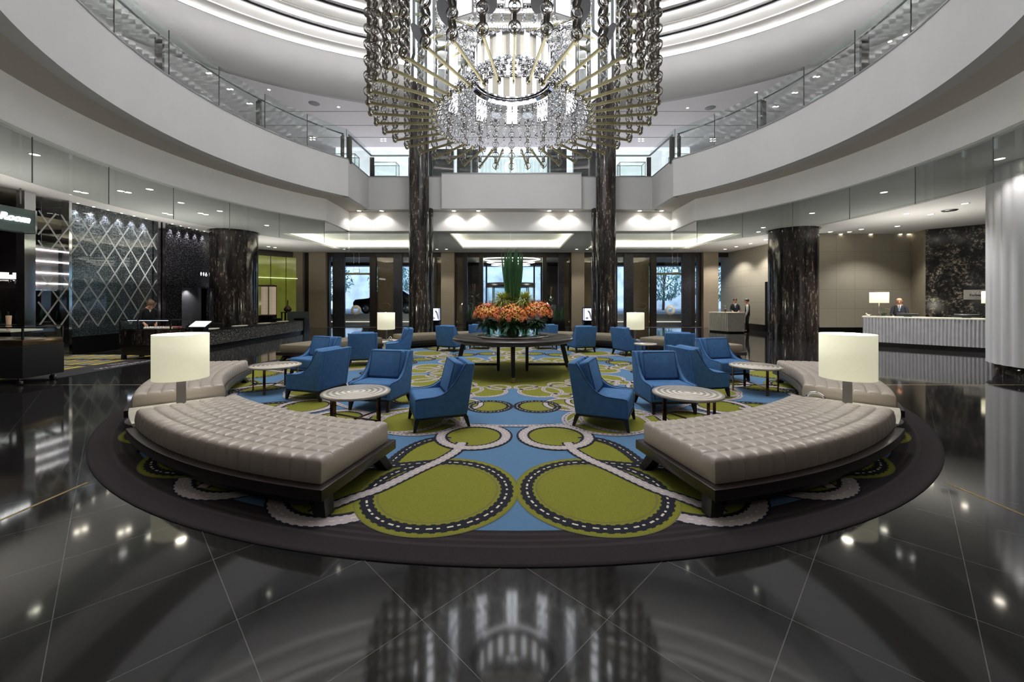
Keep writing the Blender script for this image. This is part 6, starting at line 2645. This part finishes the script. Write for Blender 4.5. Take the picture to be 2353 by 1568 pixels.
def spot(x, y, z, e, size=80, blend=.5, tgt=None, col=(1, .97, .93), r=.05):
    l = bpy.data.lights.new('spot_beam', 'SPOT')
    l.energy, l.spot_size, l.spot_blend, l.color, l.shadow_soft_size = e, radians(size), blend, col, r
    o = bpy.data.objects.new('spot_beam', l)
    COL.objects.link(o)
    o.location = (x, y, z)
    d = Vector(tgt) - Vector((x, y, z)) if tgt else Vector((0, 0, -1))
    o.rotation_euler = d.to_track_quat('-Z', 'Y').to_euler()
    return o


RIGHT = [(2031, 442), (2297, 365), (1866, 490), (1754, 523), (1743, 533), (2083, 491), (2138, 493), (2217, 468), (1908, 533), (1931, 538), (1952, 533), (1979, 527), (2000, 538), (2062, 520), (2068, 538), (2087, 538), (1666, 573), (1692, 567), (1725, 560), (1760, 551)]
LEFT = [(80, 355), (344, 435), (505, 485), (613, 518), (178, 440), (194, 443), (278, 439), (294, 442), (379, 490), (391, 493), (461, 490), (473, 493), (416, 466), (617, 567), (632, 569)]
for i, (px, py) in enumerate(RIGHT):
    p = at(px, py, ZC)
    downlight(p.x, p.y, ZC - .001, 'small round downlight in the grey ceiling on the reception side', 'reception ceiling downlights')
    if i in (0, 1, 2, 5, 7, 13, 16, 18):
        spot(p.x, p.y, ZC - .03, 25 if i == 1 else 200, 120)
for i, (px, py) in enumerate(LEFT):
    p = at(px, py, ZC)
    downlight(p.x, p.y, ZC - .001, 'small round downlight in the grey ceiling on the lounge side', 'lounge ceiling downlights')
    if i in (0, 1, 2, 3, 6):
        spot(p.x, p.y, ZC - .03, 40, 95)
for x in (-2.1, -.9, 2.0 - .9, 2.1):
    pass
for px in (825, 877, 1043, 1099, 1262, 1312, 1470, 1520):
    x = fx(px, 16.27)
    downlight(x, 16.27, 5.300, 'round downlight under the balcony front washing the white fascia', 'fascia downlights')
    spot(x, 16.24, 5.27, 13, 126, .45, (x, 16.30, 4.2), r=.03)
for px, py in ((1098, 558), (1182, 557), (1259, 558), (855, 558), (1560, 557)):
    p = at(px, py, ZC + .42)
    downlight(p.x, p.y, ZC + .419, 'small downlight inside the bright ceiling trays before the doors', 'tray downlights')
for px, py in ((1325, 573), (1349, 573), (1004, 573), (1026, 573)):
    p = at(px, py, ZC)
    downlight(p.x, p.y, ZC - .001, 'downlight in the grey ceiling between the trays near the doors', 'entrance downlights')
    spot(p.x, p.y, ZC - .03, 40, 95)
MZ = [(278, 69), (311, 84), (477, 168), (483, 168), (525, 205), (533, 205), (570, 238), (577, 238), (618, 206), (778, 246),
      (2045, 95), (2080, 80), (1872, 176), (1880, 176), (1823, 213), (1830, 213), (1779, 245), (1786, 245), (1737, 212), (1580, 248)]
MZ += [(714 + dx, 316 + dy) for dx in (0, 8) for dy in (0, 5)] + [(877 + dx, 319 + dy) for dx in (0, 8) for dy in (0, 5)]
MZ += [(1634 + dx, 319 + dy) for dx in (0, 8) for dy in (0, 5)] + [(1469 + dx, 319 + dy) for dx in (0, 8) for dy in (0, 5)]
for px, py in MZ:
    p = at(px, py, ZM)
    downlight(p.x, p.y, ZM - .001, 'small bright downlight in the white ceiling above the balcony floor', 'balcony ceiling downlights', .05)
for px, py in ((722, 238), (1632, 248)):
    p = at(px, py, ZM)
    q = MB(); q.lathe([(0, -.012), (.2, -.012), (.22, 0), (0, 0)], 28)
    o = q.build('ceiling_speaker', mat('speaker_grille', (150, 150, 152), .7), loc=(p.x, p.y, ZM - .001)); tag(o, 'round grey speaker grille in the %s upper ceiling' % ('left' if px < 1000 else 'right'), 'speaker')
p = at(2182, 483, ZC)
q = MB(); q.lathe([(0, -.03), (.17, -.03), (.2, 0), (0, 0)], 28)
o = q.build('ceiling_vent', M['steel'], loc=(p.x, p.y, ZC - .001)); tag(o, 'round grey vent in the ceiling over the reception desk', 'vent')
# perforated screens washed from above
for y in (11.95, 12.4, 12.85, 13.3, 13.75, 14.2):
    spot(XS - .10, y, ZC - .05, 60, 64, .5, (XS - .24, y, 3.0), (1, .96, 1), .02)
    downlight(XS - .10, y, ZC - .001, 'tiny downlight washing the tall laser cut screen', 'screen washers', .03)
for y in (15.2, 15.6, 16.0, 16.4, 16.8):
    spot(XS - .02, y, ZC - .05, 45, 50, .4, (XS - .10, y, 3.4), (1, .96, 1), .02)
    downlight(XS - .02, y, ZC - .001, 'tiny downlight washing the dark laser cut wall', 'dark screen washers', .03)
# lobby downlights around and behind the viewer
for x, y in ((-6.5, 1.0), (6.5, 1.0), (-3.2, -1.5), (3.2, -1.5), (-10, 4), (10, 4), (0, -3.5)):
    downlight(x, y, ZC - .001, 'round downlight in the grey ceiling near the viewer', 'front ceiling downlights')
    spot(x, y, ZC - .03, 50, 100, r=.03)
# added unseen area light facing up, stands in for bounce, lifts the lower fascia
l = bpy.data.lights.new('atrium_fill', 'AREA')
l.shape, l.size, l.energy, l.color = 'DISK', 4.5, 120, (1, .99, .97)
o = bpy.data.objects.new('atrium_fill', l)
COL.objects.link(o)
o.location, o.rotation_euler = (0, CY, 3.4), (pi, 0, 0)
# area lights without fixtures, added to lift the dark ceilings from below
for x, y, e, sz in ((-11.6, 13.8, 60, 1.5), (-12.0, 19.5, 60, 1.5), (-11.6, 8.6, 50, 1.5), (13.6, 13.4, 70, 1.5), (12.2, 19.2, 50, 1.5), (-8.0, 19.5, 50, 2), (8.0, 19.5, 50, 2), (0, 20, 40, 2),
                    (11.5, 4.0, 60, 2), (-11.5, 3.5, 60, 2), (5, -3, 40, 2), (-5, -3, 40, 2)):
    l = bpy.data.lights.new('ceiling_fill', 'AREA')
    l.energy, l.size, l.color = e * .5, sz, (1, .97, .92)
    o = bpy.data.objects.new('ceiling_fill', l)
    COL.objects.link(o)
    o.location, o.rotation_euler = (x, y, 2.2), (pi, 0, 0)
# balcony-floor light
for x, y in ((-13, 6), (-13, 12), (13, 6), (13, 12), (-8, 19), (8, 19), (0, 18.5), (-3.5, 22.5), (4, 22.5)):
    spot(x, y, ZM - .05, 260, 140, .6, r=.15)
# added area light at the dome top, brightens carpet and furniture below
l = bpy.data.lights.new('dome_fill', 'AREA')
l.shape, l.size, l.size_y, l.energy, l.color = 'ELLIPSE', 11, 7, 340, (1, .995, 1)
l.spread = radians(105)
o = bpy.data.objects.new('dome_fill', l)
COL.objects.link(o)
o.location = (0, CY, 12.7)
spot(XS - .30, 16.4, 2.12, 8, 120)  # spot without a fixture, added to brighten the grey door
for x, y in ((-3.5, 27), (3.5, 27), (-8, 27), (8, 27)):  # spots without fixtures, added to brighten the vestibule
    spot(x, y, ZC - .05, 160, 140)
for x, y in ((-6.5, 21.5), (6.5, 21.5), (0, 21.5)):  # spots added for more light near the doors
    spot(x, y, ZC - .05 + .4, 70, 130)
# glowing bulbs in the chandelier
for z_, e in ((9.3, 60),):
    l = bpy.data.lights.new('chandelier_glow', 'POINT')
    l.energy, l.color, l.shadow_soft_size = e, (1, .99, .98), .35
    o = bpy.data.objects.new('chandelier_glow', l)
    COL.objects.link(o)
    o.location = (0.02, CY, z_)
# warm bulbs of the drum lamps
for az, _ in LAMPS:
    p = pol(5.92, az)
    l = bpy.data.lights.new('lamp_bulb', 'POINT')
    l.energy, l.color, l.shadow_soft_size = 14, (1, .93, .76), .08
    o = bpy.data.objects.new('lamp_bulb', l)
    COL.objects.link(o)
    o.location = (p.x, p.y, 1.29)

# ================================================================== WORLD AND CAMERA
W = bpy.data.worlds.new('daylight')
S.world = W
W.use_nodes = True
nt = W.node_tree
bg = nt.nodes['Background']
sky = nt.nodes.new('ShaderNodeTexSky')
sky.sky_type = 'NISHITA'
sky.sun_elevation, sky.sun_rotation, sky.sun_disc = radians(42), radians(200), False
nt.links.new(sky.outputs[0], bg.inputs[0])
bg.inputs[1].default_value = .32

cam = bpy.data.cameras.new('camera')
cam.sensor_fit, cam.sensor_width = 'HORIZONTAL', 36.0
cam.lens = F / 2353 * 36.0
cam.shift_x = (1176.5 - HX) / 2353
cam.shift_y = -(784 - HY) / 2353
cam.clip_start, cam.clip_end = .05, 300
co = bpy.data.objects.new('camera', cam)
COL.objects.link(co)
co.location, co.rotation_euler = (EX, 0, EYE), (pi / 2, 0, 0)
S.camera = co
S.view_settings.view_transform = 'Standard'
S.view_settings.look = 'None'
S.view_settings.exposure = 1.2
S.view_settings.gamma = 1.0
S.view_settings.use_curve_mapping = False
S.cycles.transparent_max_bounces = 24
